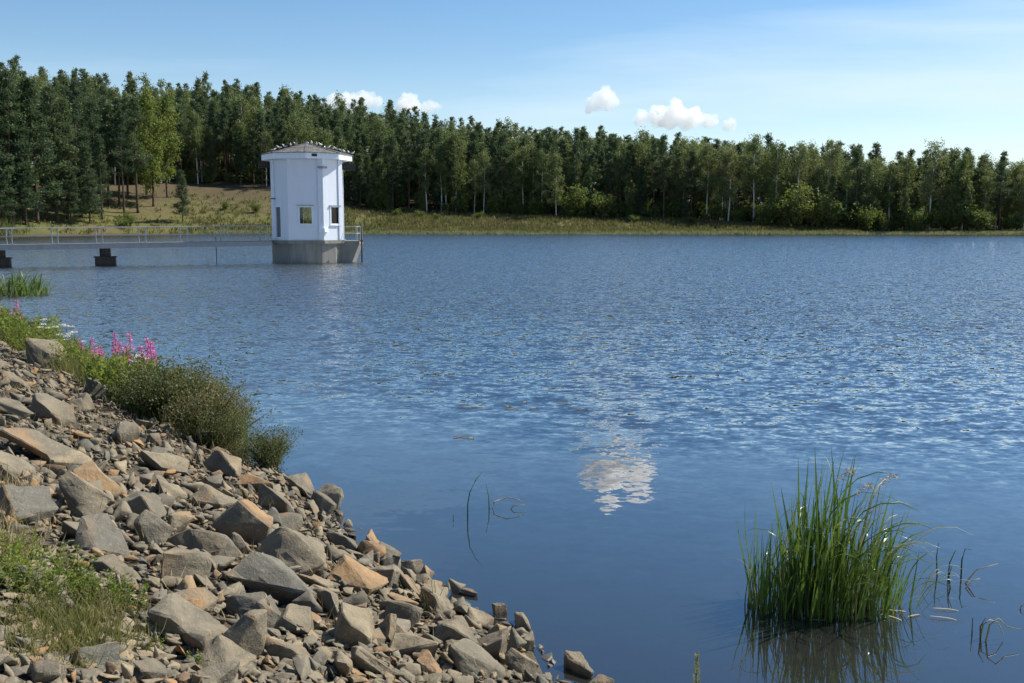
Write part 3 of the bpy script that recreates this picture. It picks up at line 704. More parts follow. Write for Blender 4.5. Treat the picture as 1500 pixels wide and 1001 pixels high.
fp = [(p, hh, 16.0) for (p, k, hh) in far if k == 'pine']; fb = [(p, hh, 15.0) for (p, k, hh) in far if k == 'birch']
forest_mass(fp, pine_g, .34, 1.55, M['pine_leaf'], M['pine_bark'], 'pine_forest')
if fb: forest_mass(fb, birch_g, .34, 1.5, M['birch_leaf'], M['birch_bark'], 'birch_forest')
UG = []
bush_g = [grow_bush(500 + i, 3.0, 3.0, 900, .34) for i in range(3)]
for i in range(620):
    ix = rnd.uniform(-150, 1650); er = interp(ix, EDGE_R); lo = 0.5 if ix > 480 else 3.0
    UG.append((far_point(ix, er + lo + 70 * rnd.random() ** 2.0), rnd.uniform(1.6, 4.2), 3.0))
forest_mass(UG, bush_g, .8, 1.25, M['bush_leaf'], M['twig'], 'undergrowth')
SM = []
for i in range(240):
    ix = rnd.uniform(430, 1650) if i < 190 else rnd.uniform(-150, 100); er = interp(ix, EDGE_R); SM.append((far_point(ix, er + 1 + 45 * rnd.random() ** 1.6), rnd.uniform(5, 10.5), 14.0))
forest_mass(SM[::2], spruce_g, .5, 1.4, M['pine_leaf'], M['pine_bark'], 'young_forest')
low_g = [grow_birch(520 + i, 15.0, .06, 1.25, 1.0, .4) for i in range(3)]
forest_mass(SM[1::2], low_g, .5, 1.4, M['birch_leaf'], M['birch_bark'], 'young_birches')
print('TREES', cnt, 'mass', len(fp), len(fb))

# single trees on the cut bank in front of the forest: base x, base y, height px
def land_hit(x, y):
    d = ray(x, y); k = 150.0
    while k < 420:
        p = Vector((0, 0, CAMZ)) + d * k
        if p.z <= land_z(p.x, p.y): return p
        k += .4
    return p
PB = 'tall pine with bare trunk on the cut bank above the walkway'
for (x, y, hp, pr, base, lab, grp) in [
    (160, 300, 150, PINES[0], 16, 'tall pine with bare trunk on the cut bank above the walkway', 'pines on the cut bank'), (176, 302, 150, PINES[3], 16, 'tall pine with bare trunk on the cut bank above the walkway', 'pines on the cut bank'),
    (202, 312, 165, PINES[1], 16, 'tall pine with bare trunk on the cut bank above the walkway', 'pines on the cut bank'), (118, 318, 190, PINES[2], 16, 'tall pine with bare trunk on the cut bank above the walkway', 'pines on the cut bank'),
    (225, 303, 170, ASPEN[0], 15, 'big bright green aspen on the grassy bank left of the tower', None), (245, 290, 150, ASPEN[1], 15, 'slim bright green aspen behind the big aspen', None),
    (268, 326, 75, SPRUCE[1], 14, 'thin sparse young pine alone on the grassy bank', None),
    (20, 328, 215, SPRUCE[0], 14, 'dark shaggy conifer low on the bank by the inlet', 'dark conifers by the inlet'), (55, 327, 205, SPRUCE[1], 14, 'dark shaggy conifer low on the bank by the inlet', 'dark conifers by the inlet'), (85, 325, 190, PINES[5], 16, 'dense dark pine low on the bank by the inlet', 'pines by the inlet'),
    (-15, 327, 210, PINES[3], 16, 'dense dark pine low on the bank by the inlet', 'pines by the inlet'), (35, 322, 200, ASPEN[1], 15, 'yellow green aspen among the dark inlet conifers', 'aspens by the inlet'), (5, 318, 200, ASPEN[0], 15, 'yellow green aspen among the dark inlet conifers', 'aspens by the inlet'), (100, 322, 170, SPRUCE[0], 14, 'dark shaggy conifer low on the bank by the inlet', 'dark conifers by the inlet'), (140, 312, 160, PINES[4], 16, 'tall pine with bare trunk on the cut bank above the walkway', 'pines on the cut bank'),
    (-40, 326, 200, SPRUCE[1], 14, 'dark shaggy conifer low on the bank by the inlet', 'dark conifers by the inlet'), (70, 322, 150, SPRUCE[0], 14, 'dark shaggy conifer low on the bank by the inlet', 'dark conifers by the inlet'), (38, 330, 130, SPRUCE[1], 14, 'dark shaggy conifer low on the bank by the inlet', 'dark conifers by the inlet'), (5, 331, 120, SPRUCE[0], 14, 'dark shaggy conifer low on the bank by the inlet', 'dark conifers by the inlet'), (105, 329, 90, SPRUCE[1], 14, 'dark shaggy conifer low on the bank by the inlet', 'dark conifers by the inlet'), (128, 300, 150, PINES[5], 16, 'tall pine with bare trunk on the cut bank above the walkway', 'pines on the cut bank'), (188, 290, 140, PINES[3], 16, 'tall pine with bare trunk on the cut bank above the walkway', 'pines on the cut bank'), (215, 285, 135, PINES[5], 16, 'tall pine with bare trunk on the cut bank above the walkway', 'pines on the cut bank'), (145, 285, 140, SPRUCE[0], 14, 'dark shaggy conifer up on the cut bank', None), (108, 310, 170, PINES[0], 16, PB, 'pines on the cut bank'), (150, 322, 120, PINES[5], 16, PB, 'pines on the cut bank'), (182, 318, 150, PINES[2], 16, PB, 'pines on the cut bank'), (132, 326, 110, SPRUCE[0], 14, 'dark shaggy conifer low on the bank by the inlet', 'dark conifers by the inlet'),
    (653, 312, 118, BIRCH[0], 15, 'tall birch with white trunk standing before the forest, one of two', 'twin birches before the forest'), (668, 312, 116, BIRCH[2], 15, 'tall birch with white trunk standing before the forest, one of two', 'twin birches before the forest'),
    (815, 320, 96, BIRCH[5], 15, 'pale drooping birch before the dark forest wall', None)]:
    p = land_hit(x, y); s = hp / F * p.y / base
    copy_thing(pr, p - Vector((0, 0, .15)), rnd.uniform(0, 6.28), (s * .95, s * .95, s), lab, grp)
for (x, y, w, i) in [(860, 322, 46, 0), (835, 321, 36, 1), (880, 323, 34, 2), (1160, 336, 60, 0), (1120, 334, 40, 1), (1215, 338, 48, 2), (1195, 337, 38, 1), (580, 318, 14, 2), (640, 322, 12, 1), (615, 319, 13, 0), (1012, 329, 14, 1), (930, 327, 14, 0), (700, 322, 14, 2), (190, 332, 24, 2), (180, 334, 20, 0), (1265, 340, 40, 0), (1340, 341, 34, 1), (1440, 341, 36, 2), (330, 308, 16, 0), (375, 312, 18, 1)]:
    p = land_hit(x, y); s = w / F * p.y / 3.0
    big = w > 25
    copy_thing(BUSH[i], p - Vector((0, 0, .05)), rnd.uniform(0, 6.28), (s, s, s * (1.0 if big else .8)), 'big rounded green bush at the foot of the far forest' if big else 'small round green bush dotted on the far meadow', 'large bushes at the forest foot' if big else 'small bushes on the meadow')

# meadow grass on the far shore, shore reeds
def tufts(points, hmin, hmax, w, nb, seed, spread):
    g = np.random.default_rng(seed); P = np.repeat(np.array(points), nb, axis=0); n = len(P)
    P = P + g.normal(size=(n, 3)) * np.array([[spread, spread, 0]])
    D = g.normal(size=(n, 3)) * np.array([[.35, .35, .05]]) + np.array([[.05, 0, 1]])
    return leaf_quads(P, D, g.uniform(hmin, hmax, n), g.uniform(.6, 1.3, n) * w, seed=seed)
pts = []
while len(pts) < 9000:
    ix = rnd.uniform(-60, 1260); er = interp(ix, EDGE_R); r = rnd.uniform(.5, er + 3)
    if ix < 470:
        q = r / er
        if rnd.random() < q * 1.15: continue
        if ix < 270 and rnd.random() < .75: continue
    p = far_point(ix, r)
    if mnoise.noise((p.x * .15, p.y * .15, 2)) < -.25 and rnd.random() < .6: continue
    pts.append((p.x, p.y, p.z - .05))
Vq, Fq = tufts(pts, .35, .95, .16, 6, 3, .35)
tag(obj('meadow_grass', npmesh('meadow_grass', Vq, Fq, M['meadow'])), 'yellow green tall meadow grass on the far shore', 'grass', kind='stuff')
pts = []
while len(pts) < 4200:
    ix = rnd.uniform(290, 1640); r = rnd.uniform(-1.2, 1.6) + (mnoise.noise((ix * .02, 0, 0)) * 1.0); p = far_point(ix, r); pts.append((p.x, p.y, max(p.z, -.2)))
Vq, Fq = tufts(pts, .35, .75, .10, 6, 4, .25)
tag(obj('shore_reeds', npmesh('shore_reeds', Vq, Fq, M['fringe'])), 'pale fringe of reeds along the far waterline', 'reeds', kind='stuff')
pts = []
for i in range(520):
    p = ground(rnd.gauss(-12, 14), rnd.uniform(341, 348)); pts.append((p.x, p.y, max(0, land_z(p.x, p.y)) + .02))
Vq, Fq = tufts(pts, 1.0, 2.4, .16, 7, 8, .5)
tag(obj('point_grass', npmesh('point_grass', Vq, Fq, M['meadow'])), 'tall yellowish grass on the point beyond the walkway', 'grass', kind='stuff')

# ------------------------------------------------------------------ tower
TD = 63.3; TC = Vector(((452 - 750) / F * TD * 0.9925, TD, 0)); TC.z = 0
fw = Vector((-TC.x, -TC.y, 0)).normalized(); rt = Vector((-fw.y, fw.x, 0))
if rt.x < 0: rt = -rt
tower = thing('intake_tower', 'white eight sided water intake tower with low dark roof standing in the lake', 'tower', TC)
def pol(r, deg): a = R(deg); v = rt * (math.sin(a) * r) + fw * (math.cos(a) * r); return Vector((v.x, v.y, 0))
VA = [-30, 22, 60, 112, 150, 202, 240, 292]; RW = 2.36
zof = lambda y, D: at_dist(450, y, D).z
Z0, Z1 = zof(352.5, 61.0), zof(229, 61.0)
ZL, ZE0, ZE1, ZAP = zof(357.5, 60.8), zof(232, 60.6), zof(223.6, 60.6), zof(210, 63.3)
corners = [pol(RW, a) for a in VA]; TH = 0.2
def wall_panel(i, opening=None):
    A, B = corners[i], corners[(i + 1) % 8]; d = (B - A); L = d.length; d.normalize(); nrm = Vector((d.y, -d.x, 0))
    if nrm.dot(A + B) < 0: nrm = -nrm
    def P(u, z, dep): return A + d * u + Vector((0, 0, z)) - nrm * dep
    mb = MB()
    us = [0, L] if not opening else [0, opening[0], opening[1], L]; zs = [Z0, Z1] if not opening else [Z0, opening[2], opening[3], Z1]
    k = math.tan(R(22.5)) * TH * 0
    for a in range(len(us) - 1):
        for b in range(len(zs) - 1):
            if opening and a == 1 and b == 1: continue
            q = [(us[a], zs[b]), (us[a + 1], zs[b]), (us[a + 1], zs[b + 1]), (us[a], zs[b + 1])]
            mb.add([P(*p, 0) for p in q], [(0, 1, 2, 3)]); mb.add([P(min(max(p[0], .1), L - .1), p[1], TH) for p in q], [(3, 2, 1, 0)])
    if opening:
        q = [(us[1], zs[1]), (us[2], zs[1]), (us[2], zs[2]), (us[1], zs[2])]
        for j in range(4):
            p1, p2 = q[j], q[(j + 1) % 4]
            mb.add([P(*p1, 0), P(*p2, 0), P(*p2, TH), P(*p1, TH)], [(0, 1, 2, 3)])
    o = mb.build('wall_panel', M['white'], tower)
    return o, P, L, nrm, d
def u_of(i, x):       # image column -> distance along panel i
    A, B = TC + corners[i], TC + corners[(i + 1) % 8]; best = None
    for k in range(401):
        p = A.lerp(B, k / 400); e = abs(imgx(p.x, p.y) - x)
        if best is None or e < best[0]: best = (e, k / 400 * (B - A).length)
    return best[1]
def window(i, u0, u1, z0, z1, bars=True):
    o, P, L, nrm, d = wall_panel(i, (u0, u1, z0, z1))
    w = obj('window', None, o) if False else None
    fr = MB(); t = .055
    def slab(ua, ub, za, zb, da, db, m): m.add([P(u, z, dd) for dd in (da, db) for (u, z) in ((ua, za), (ub, za), (ub, zb), (ua, zb))], [(0, 1, 2, 3), (7, 6, 5, 4), (0, 4, 5, 1), (1, 5, 6, 2), (2, 6, 7, 3), (3, 7, 4, 0)])
    slab(u0 - t, u0 + .03, z0 - t, z1 + t, -.03, .10, fr); slab(u1 - .03, u1 + t, z0 - t, z1 + t, -.03, .10, fr)
    slab(u0 + .03, u1 - .03, z1 - .03, z1 + t, -.028, .10, fr); slab(u0 + .03, u1 - .03, z0 - t, z0 + .03, -.028, .10, fr)
    f = fr.build('window_frame', M['trim'], tower)
    gl = MB(); slab(u0 + .03, u1 - .03, z0 + .03, z1 - .03, .06, .065, gl); gl.build('pane', M['glass'], f)
    si = MB(); slab(u0 - .1, u1 + .1, z0 - t - .04, z0 - t - .003, -.08, .02, si); si.build('sill', M['trim'], f)
    hd = MB(); slab(u0 - .12, u1 + .12, z1 + t + .003, z1 + t + .035, -.10, .02, hd); hd.build('drip_cap', M['girder'], f)
    return P, L, d
zof_old = lambda y, D: CAMZ + (HOR - y) / F * D
window(0, u_of(0, 438.5), u_of(0, 457.5), zof(328.5, 61.0), zof(303, 61.0))
window(1, u_of(1, 484.5), u_of(1, 497), zof(328.5, 61.3), zof(303, 61.3))
window(4, .5, 1.55, 2.3, 3.5)
window(5, .3, 1.1, 2.3, 3.5)
for i in (2, 3, 6): wall_panel(i)
# the door on the left front face
DZ0, DZ1 = zof(347.5, 61.6), zof(303.5, 61.6)
du0, du1 = sorted((u_of(7, 404.5), u_of(7, 411.5)))
o, P, L, nrm, d = wall_panel(7, (du0, du1, DZ0, DZ1))
dm = MB(); dm.add([P(u, z, dd) for dd in (.09, .15) for (u, z) in ((du0, DZ0), (du1, DZ0), (du1, DZ1), (du0, DZ1))], [(0, 1, 2, 3), (7, 6, 5, 4), (0, 4, 5, 1), (1, 5, 6, 2), (2, 6, 7, 3), (3, 7, 4, 0)])
door = dm.build('door', M['door'], tower)
hm = MB(); hm.tube([P(du1 - .12, 2.5, .03), P(du1 - .22, 2.5, .03)], [.015, .015], 6); hm.tube([P(du1 - .12, 2.5, .1), P(du1 - .12, 2.5, .02)], [.015, .015], 6); hm.build('handle', M['dark_steel'], door)
fr = MB()
for (a, b, c_, e) in ((du0 - .07, du0, DZ0 - .06, DZ1 + .08), (du1, du1 + .07, DZ0 - .06, DZ1 + .08), (du0, du1, DZ1, DZ1 + .078)):
    fr.add([P(u, z, dd) for dd in (-.03, .08) for (u, z) in ((a, c_), (b, c_), (b, e), (a, e))], [(0, 1, 2, 3), (7, 6, 5, 4), (0, 4, 5, 1), (1, 5, 6, 2), (2, 6, 7, 3), (3, 7, 4, 0)])
fr.build('door_frame', M['trim'], tower)
# corner pilasters
for i in range(8):
    v = corners[i]; a = (corners[i - 1] - v).normalized(); b = (corners[(i + 1) % 8] - v).normalized(); out_ = v.normalized()
    na = Vector((a.y, -a.x, 0)); na = na if na.dot(v) > 0 else -na; nb_ = Vector((b.y, -b.x, 0)); nb_ = nb_ if nb_.dot(v) > 0 else -nb_
    w = .27; e = .06
    poly = [v + a * w + na * .002, v + a * w + na * e, v + out_ * e * 1.08, v + b * w + nb_ * e, v + b * w + nb_ * .002, v + out_ * .002]
    if (poly[1] - poly[0]).cross(poly[2] - poly[1]).z < 0: poly = poly[::-1]
    m_ = MB(); m_.prism([(p.x, p.y) for p in poly], Z0 + .002, Z1 - .02); m_.build('corner_pilaster', M['white'], tower)
    if i == 1:
        hb = MB(); pb = [v + a * .25 + na * .062, v + a * .25 + na * .20, v + out_ * .22, v + b * .25 + nb_ * .20, v + b * .25 + nb_ * .062, v + out_ * .066]
        if (pb[1] - pb[0]).cross(pb[2] - pb[1]).z < 0: pb = pb[::-1]
        hb.prism([(p.x, p.y) for p in pb], zof(340, 61), zof(334.5, 61), [(p.x * .985, p.y * .985) for p in pb]); hb.build('wall_box', M['trim'], tower)
        hb = MB(); hb.prism([(p.x, p.y) for p in pb], zof(246.5, 61), zof(243.5, 61)); hb.build('cable_box', M['girder'], tower)
# ledge slab, drum, ice nose
def ring(r, degs): return [(pol(r, a).x, pol(r, a).y) for a in degs]
fine = [a for v0, v1 in zip(VA, VA[1:] + [330]) for a in np.linspace(v0, v1, 3)[:-1]]
def orient(p):
    A = sum(p[i][0] * p[(i + 1) % len(p)][1] - p[(i + 1) % len(p)][0] * p[i][1] for i in range(len(p))); return p if A > 0 else p[::-1]
m_ = MB(); m_.prism(orient(ring(2.52, VA)), ZL, Z0 - .001); m_.build('ledge', M['concrete'], tower)
dr = [-90, -60, -30, -5, 20, 45, 75, 105, 135, 165, 195, 225, 250]
m_ = MB(); m_.prism(orient(ring(2.30, dr)), -2.8, ZL - .002); m_.build('drum', M['concrete'], tower)
# nose pointing to the lake
nd = pol(1, 84).normalized(); nsd = Vector((-nd.y, nd.x, 0))
def nose(rr, w): return nd * rr + nsd * w
m_ = MB(); w = .95
bot = [nose(1.2, -w), nose(2.75, -w), nose(2.95, 0), nose(2.75, w), nose(1.2, w)]; top_ = [nose(1.2, -w), nose(3.2, -w), nose(3.38, 0), nose(3.2, w), nose(1.2, w)]
m_.prism([(p.x, p.y) for p in bot], -.02, ZL - .06, [(p.x, p.y) for p in top_]); m_.prism([(p.x * .97, p.y * .97) for p in bot], -2.8, -.021)
m_.prism([(p.x * 1.005, p.y * 1.005) for p in top_], ZL - .059, Z0 - .06)
m_.build('ice_nose', M['concrete'], tower)
m_ = MB()
for rr, w_ in ((3.0, -.85), (3.25, -.1), (3.0, .85)):
    p = nose(rr, w_); m_.tube([(p.x, p.y, Z0 - .06), (p.x, p.y, Z0 + .85)], [.022, .022], 6)
ps = [nose(2.3, -.85), nose(3.0, -.85), nose(3.25, -.1), nose(3.0, .85), nose(2.3, .85)]
for z in (Z0 + .4, Z0 + .83): m_.tube([(p.x, p.y, z) for p in ps], [.018] * 5, 5)
m_.build('nose_railing', M['rail'], tower)
# roof: octagon turned half a step against the walls
RA = [-2 + 45 * k for k in range(8)]
m_ = MB(); m_.prism(orient(ring(2.80, RA)), ZE0, ZE1); m_.build('fascia', M['trim'], tower)
m_ = MB(); rr_ = orient(ring(2.86, RA)); b = [(x, y, ZE1 + .002) for x, y in rr_]; t_ = [(x, y, ZE1 + .03) for x, y in rr_]
m_.add(b + t_ + [(0, 0, ZAP)], [tuple(range(8))[::-1]] + [(i, (i + 1) % 8, 8 + (i + 1) % 8, 8 + i) for i in range(8)] + [(8 + i, 8 + (i + 1) % 8, 16) for i in range(8)])
roof = m_.build('roof', M['roof'], tower)
for k in range(8):
    x, y = rr_[k]; m_ = MB(); m_.bar((x, y, ZE1 + .04), (0, 0, ZAP + .012), .12, .03); m_.build('hip_cap', M['roof'], roof)
m_ = MB(); m_.tube([(0, 0, ZAP - .05), (0, 0, ZAP + .08)], [.16, .12], 8); m_.build('vent', M['girder'], roof)
m_ = MB(); p1, p2 = pol(2.645, 3), pol(2.60, 13); m_.bar((p1.x, p1.y, ZE1 - .13), (p2.x, p2.y, ZE1 - .13), .10, .16); m_.build('fascia_vent', M['dark_steel'], tower)
# crane beam through the tower below the eave
m_ = MB(); p1, p2 = pol(3.05, -75), pol(3.15, 105); 
for z, w_, h_ in ((zof(245, 61.5), .22, .04), (zof(241, 61.5), .06, .32), (zof(237, 61.5), .22, .04)): m_.bar((p1.x, p1.y, z), (p2.x, p2.y, z), w_, h_)
m_.build('crane_beam', M['dark_steel'], tower)
m_ = MB(); p1, p2 = pol(2.2, -60), pol(2.55, -62); m_.bar((p1.x, p1.y, zof(291, 61)), (p2.x, p2.y, zof(291, 61)), .05, .06); m_.build('bracket', M['dark_steel'], tower)
# floor inside so that the windows look into a room
m_ = MB(); m_.prism(orient(ring(2.1, VA)), Z0 + .003, Z0 + .03); m_.build('floor', M['deck'], tower)
# mooring pile beside the nose
pp = ground(530.5, 384); m_ = MB(); m_.tube([(0, 0, -3), (0, 0, zof(327, pp.y))], [.055, .055], 8); pile = m_.mesh('pile', M['dark_steel'], True)
t = thing('steel_pile', 'thin dark steel pile standing in the water beside the tower nose', 'pile', pp); obj('pile_shaft', pile, t)
m_ = MB(); m_.tube([(0, 0, 1.28), (0, 0, 1.36)], [.10, .10], 8); m_.tube([(0, 0, 1.32), (-.25, .1, 1.32)], [.03, .03], 6); m_.build('collar', M['dark_steel'], t)

# gulls on the roof
def gull_meshes():
    b = MB()
    prof = [(-.20, .0, .012, .02), (-.12, .0, .05, .045), (0, 0, .085, .08), (.10, .02, .08, .075), (.17, .07, .045, .045), (.20, .12, .040, .042), (.235, .135, .038, .04), (.265, .13, .018, .02)]
    k = 8; vs = []
    for (x, z, wy, wz) in prof:
        for j in range(k): a = 2 * math.pi * j / k; vs.append((x, wy * math.cos(a), .17 + z + wz * math.sin(a)))
    fs = [(i * k + j, i * k + (j + 1) % k, (i + 1) * k + (j + 1) % k, (i + 1) * k + j) for i in range(len(prof) - 1) for j in range(k)]
    fs += [tuple(range(k))[::-1], tuple(range((len(prof) - 1) * k, len(prof) * k))]
    b.add(vs, fs)
    w = MB()
    for s in (-1, 1):
        w.add([(.10, s * .082, .21), (.02, s * .092, .25), (-.15, s * .05, .225), (-.30, s * .015, .19), (-.15, s * .07, .16), (0, s * .095, .16)], [(0, 1, 2, 3, 4, 5) if s > 0 else (5, 4, 3, 2, 1, 0)])
        w.add([(.10, s * .078, .20), (.02, s * .086, .24), (-.15, s * .04, .215), (-.30, s * .01, .18), (-.15, s * .06, .155), (0, s * .085, .155)], [(5, 4, 3, 2, 1, 0) if s > 0 else (0, 1, 2, 3, 4, 5)])
    bk = MB(); bk.tube([(.26, 0, .298), (.32, 0, .288)], [.013, .004], 5)
    lg = MB()
    for s in (-1, 1): lg.tube([(0.01, s * .03, .13), (.02, s * .03, .0)], [.008, .006], 4); lg.tube([(.0, s * .03, .006), (.06, s * .03, .006)], [.006, .012], 4)
    wm = paint_mat('gull_white', (.80, .80, .78), (.6, .6, .6), .2, 5); gm = paint_mat('gull_grey', (.34, .36, .39), (.2, .2, .2), .2, 5); ym = paint_mat('gull_yellow', (.6, .35, .06), (.4, .3, .1), .2, 5)
    return ('gull', 'bird', [('body', b.mesh('body', wm, True)), ('wings', w.mesh('wings', gm)), ('beak', bk.mesh('beak', ym)), ('legs', lg.mesh('legs', ym))])
GULL = gull_meshes()
RI = 2.86 * math.cos(R(22.5))
def roof_z(x, y):
    best = 9
    for k in range(8):
        m_ = pol(1, RA[k] + 22.5); q = (x * m_.x + y * m_.y) / RI; best = min(best, ZE1 + .03 + (ZAP - ZE1 - .03) * (1 - q))
    return best
for k, x in enumerate([404, 413, 421, 429, 436.5, 450, 459, 466, 472, 478, 483, 490, 496, 503, 506, 512.5, 518]):
    f_ = (x - 452) / 66.0; rad = abs(f_) * 2.8; a = -80 if f_ < 0 else 80
    side = rnd.uniform(-20, 55) * (1 if f_ > 0 else -1); lat = (x - 452) / F * TD * .98
    if abs(f_) > .8: side *= .15
    q = rt * lat + fw * rnd.uniform(-.9, .5) * (1 - abs(f_) ** 2)
    q = Vector((q.x, q.y, roof_z(q.x, q.y) + (.03 if k % 2 else .02)))
    copy_thing(GULL, TC + q, rnd.uniform(0, 6.28), rnd.uniform(.62, .78), 'white gull resting on the tower roof', 'gulls on the tower roof')

# ------------------------------------------------------------------ walkway
wa = Vector((TC.x, TC.y, 0)) + pol(2.62, -62); wb = ground(-140, 393.5); wdir = (wb - wa).normalized(); wn_ = Vector((-wdir.y, wdir.x, 0))
WLN = (wb - wa).length; za, zb = Z0 - .06, zof(361.5, 55.5) + .02
def wp(u, off, z): q = wa + wdir * u + wn_ * off; return Vector((q.x, q.y, z + za + (zb - za) * u / WLN))
walk = thing('walkway', 'narrow grey steel footbridge with pipe railings leading to the tower', 'footbridge', (wa.x, wa.y, 0))
W0 = Vector((wa.x, wa.y, 0))
def wbar(name, u0, u1, off, z, w, h, mat, parent=walk):
    m_ = MB(); m_.bar(wp(u0, off, z) - W0, wp(u1, off, z) - W0, w, h); return m_.build(name, mat, parent)
HWD = .45
for off in (-HWD, HWD): wbar('girder', 0, WLN, off, -.13, .09, .26, M['girder'])
npl = int(WLN / 1.5)
for k in range(npl): wbar('deck_plate', k * WLN / npl + .01, (k + 1) * WLN / npl - .01, 0, .022, 1.02, .035, M['deck'])
for sgn, first in ((1, 0.0), (-1, .35)):
    off = sgn * (HWD + .02)
    k = 0; u = .25 + first
    while u < WLN:
        wbar_ = MB(); a_ = wp(u, off, -.2) - W0; wbar_.bar(a_, a_ + Vector((0, 0, 1.15)), .055, .055); wbar_.build('post', M['rail'], walk); u += 2.35
    seg = 4.7; u = 0
    while u < WLN:
        u1 = min(WLN, u + seg)
        for z, r_ in ((.95, .030), (.48, .022)):
            m_ = MB(); m_.tube([wp(u + .004, off, z + rnd.uniform(-.012, .012)) - W0, wp(u1 - .004, off, z + rnd.uniform(-.012, .012)) - W0], [r_, r_], 6); m_.build('handrail' if z > .9 else 'mid_rail', M['rail'], walk)
        u = u1
# piers
for (x, y, lab) in ((155, 388.5, 'dark stepped pier block under the middle of the footbridge'), (1, 391, 'dark stepped pier block under the shoreward footbridge span')):
    p = ground(x, y); u = (Vector((p.x, p.y, 0)) - wa).dot(wdir); c = wp(u, 0, 0)
    t = thing('pier', lab, 'pier', (c.x, c.y, 0), math.atan2(wdir.y, wdir.x))
    m_ = MB(); m_.prism(orient([(-.55, -.5), (.55, -.5), (.62, 0), (.55, .5), (-.55, .5), (-.62, 0)]), -2.9, .46, orient([(-.52, -.47), (.52, -.47), (.58, 0), (.52, .47), (-.52, .47), (-.58, 0)])); m_.build('block', M['pier'], t)
    m_ = MB(); m_.prism(orient([(-.58, -.53), (.58, -.53), (.65, 0), (.58, .53), (-.58, .53), (-.65, 0)]), .461, .52); m_.build('cap', M['pier'], t)
    m_ = MB(); m_.tube([(0, 0, .521), (0, 0, c.z - .27)], [.32, .32], 10); m_.build('stem', M['pier'], t)
p = ground(317.5, 386); m_ = MB(); m_.tube([(0, 0, -2.8), (0, 0, 1.62)], [.022, .022], 6); tag(m_.build('gauge_rod', M['dark_steel'], None, True, loc=p), 'thin dark rod standing in the water beside the footbridge', 'rod')

# ------------------------------------------------------------------ reeds
def blade_mesh(seed, bend, mat, droop=0.0, w=.012):
    r = random.Random(seed); n = 9; vs = []; x = z = 0.0; ang = R(r.uniform(0, 4)); tw = r.uniform(-.9, .9)
    for i in range(n + 1):
        q = i / n; wd = w * (1 - .92 * q ** 2.2) * .5 * (0.75 + .5 * min(1, q * 3))
        a = tw * q; vs += [(x - 0 * wd, -wd * math.cos(a), z - wd * math.sin(a)), (x + wd * .18, 0, z), (x, wd * math.cos(a), z + wd * math.sin(a))]
        ang += R(bend) * (q ** 1.6) * 2.6 / n + (R(droop) * 2.0 / n if q > .55 else 0)
        x += math.sin(ang) / n; z += math.cos(ang) / n
    fs = []
    for i in range(n):
        for j in (0, 1): a = i * 3 + j; fs.append((a, a + 1, a + 4, a + 3))
    return pymesh('blade', vs, fs, mat, True)
BL_UP = [blade_mesh(i, b, M['reed'], w=.018 + .004 * (i % 3)) for i, b in enumerate([2, 6, 10, 14, 20, 5, 8, 26])]
BL_ARCH = [blade_mesh(20 + i, b, M['reed'], d_, .017) for i, (b, d_) in enumerate([(50, 30), (70, 40), (60, 70), (85, 30), (45, 80)])]
BL_PALE = [blade_mesh(40 + i, b, M['reed_pale'], d_, .015) for i, (b, d_) in enumerate([(60, 40), (80, 40), (55, 75), (95, 20)])]
BL_DRY = [blade_mesh(60 + i, b, M['straw'], 10, .014) for i, b in enumerate([30, 60, 100])]
def reed_clump(cx_px, cy_px, wpx, depth, hpx, n, label, wide=1.0):
    c = ground(cx_px, cy_px); k = c.length / F; t = thing('reed_clump', label, 'reeds', (c.x, c.y, 0))
    W = wpx * k / 2; H = hpx * k
    for i in range(n):
        a = rnd.uniform(0, 6.28); q = rnd.random() ** .55; lx = math.cos(a) * q * W; ly = math.sin(a) * q * depth
        u = lx / W
        env = max(.35, 1.0 - .55 * max(0, abs(u - .0) - .15) ** 1.1 / .85)
        L = H * env * rnd.uniform(.62, 1.10)
        kind = rnd.random(); right = (u > .1) or wide > 1
        if kind < (.34 if right else .62): me = rnd.choice(BL_UP)
        elif kind < (.72 if right else .86): me = rnd.choice(BL_ARCH); L *= 1.05
        elif kind < .96: me = rnd.choice(BL_PALE); L *= 1.08
        else: me = rnd.choice(BL_DRY); L *= .55
        az = rnd.gauss(0, .75) if rnd.random() < .8 else rnd.uniform(0, 6.28)
        obj('blade', me, t, (lx, ly, -.08), (R(rnd.gauss(0, 6 if wide == 1 else 14)), R(rnd.gauss(1 + 11 * max(0, u) + 4 * u, 7 if wide == 1 else 16)), az), (L, L * wide if L < .8 else (.8 + .2 * L) * wide, L))
    return t
rc = reed_clump(1212, 888, 250, .30, 235, 285, 'lush green reed clump arching to the right in the near shallow water')
VV = []; FF = []; b0 = 0      # fine short growth inside the clump, too thin to tell apart
for i in range(420):
    me = (BL_UP + BL_ARCH)[i % 13]; co = np.empty(len(me.vertices) * 3, dtype=np.float32); me.vertices.foreach_get('co', co); co = co.reshape(-1, 3)
    a = rnd.uniform(0, 6.28); q = rnd.random() ** .6; L = rnd.uniform(.25, .62); az = rnd.gauss(0, .9)
    m4 = np.array(Matrix.Translation((math.cos(a) * q * .50, math.sin(a) * q * .26, -.08)) @ Matrix.Rotation(az, 4, 'Z') @ Matrix.Rotation(R(rnd.gauss(4, 8)), 4, 'Y') @ Matrix.Diagonal((L, L * .9, L, 1)))
    VV.append(co @ m4[:3, :3].T + m4[:3, 3]); FF.append(np.array([tuple(p.vertices) for p in me.polygons]) + b0); b0 += len(co)
tag(obj('short_blades', npmesh('short_blades', np.concatenate(VV), np.concatenate(FF), M['reed'], True), rc), kind='stuff')
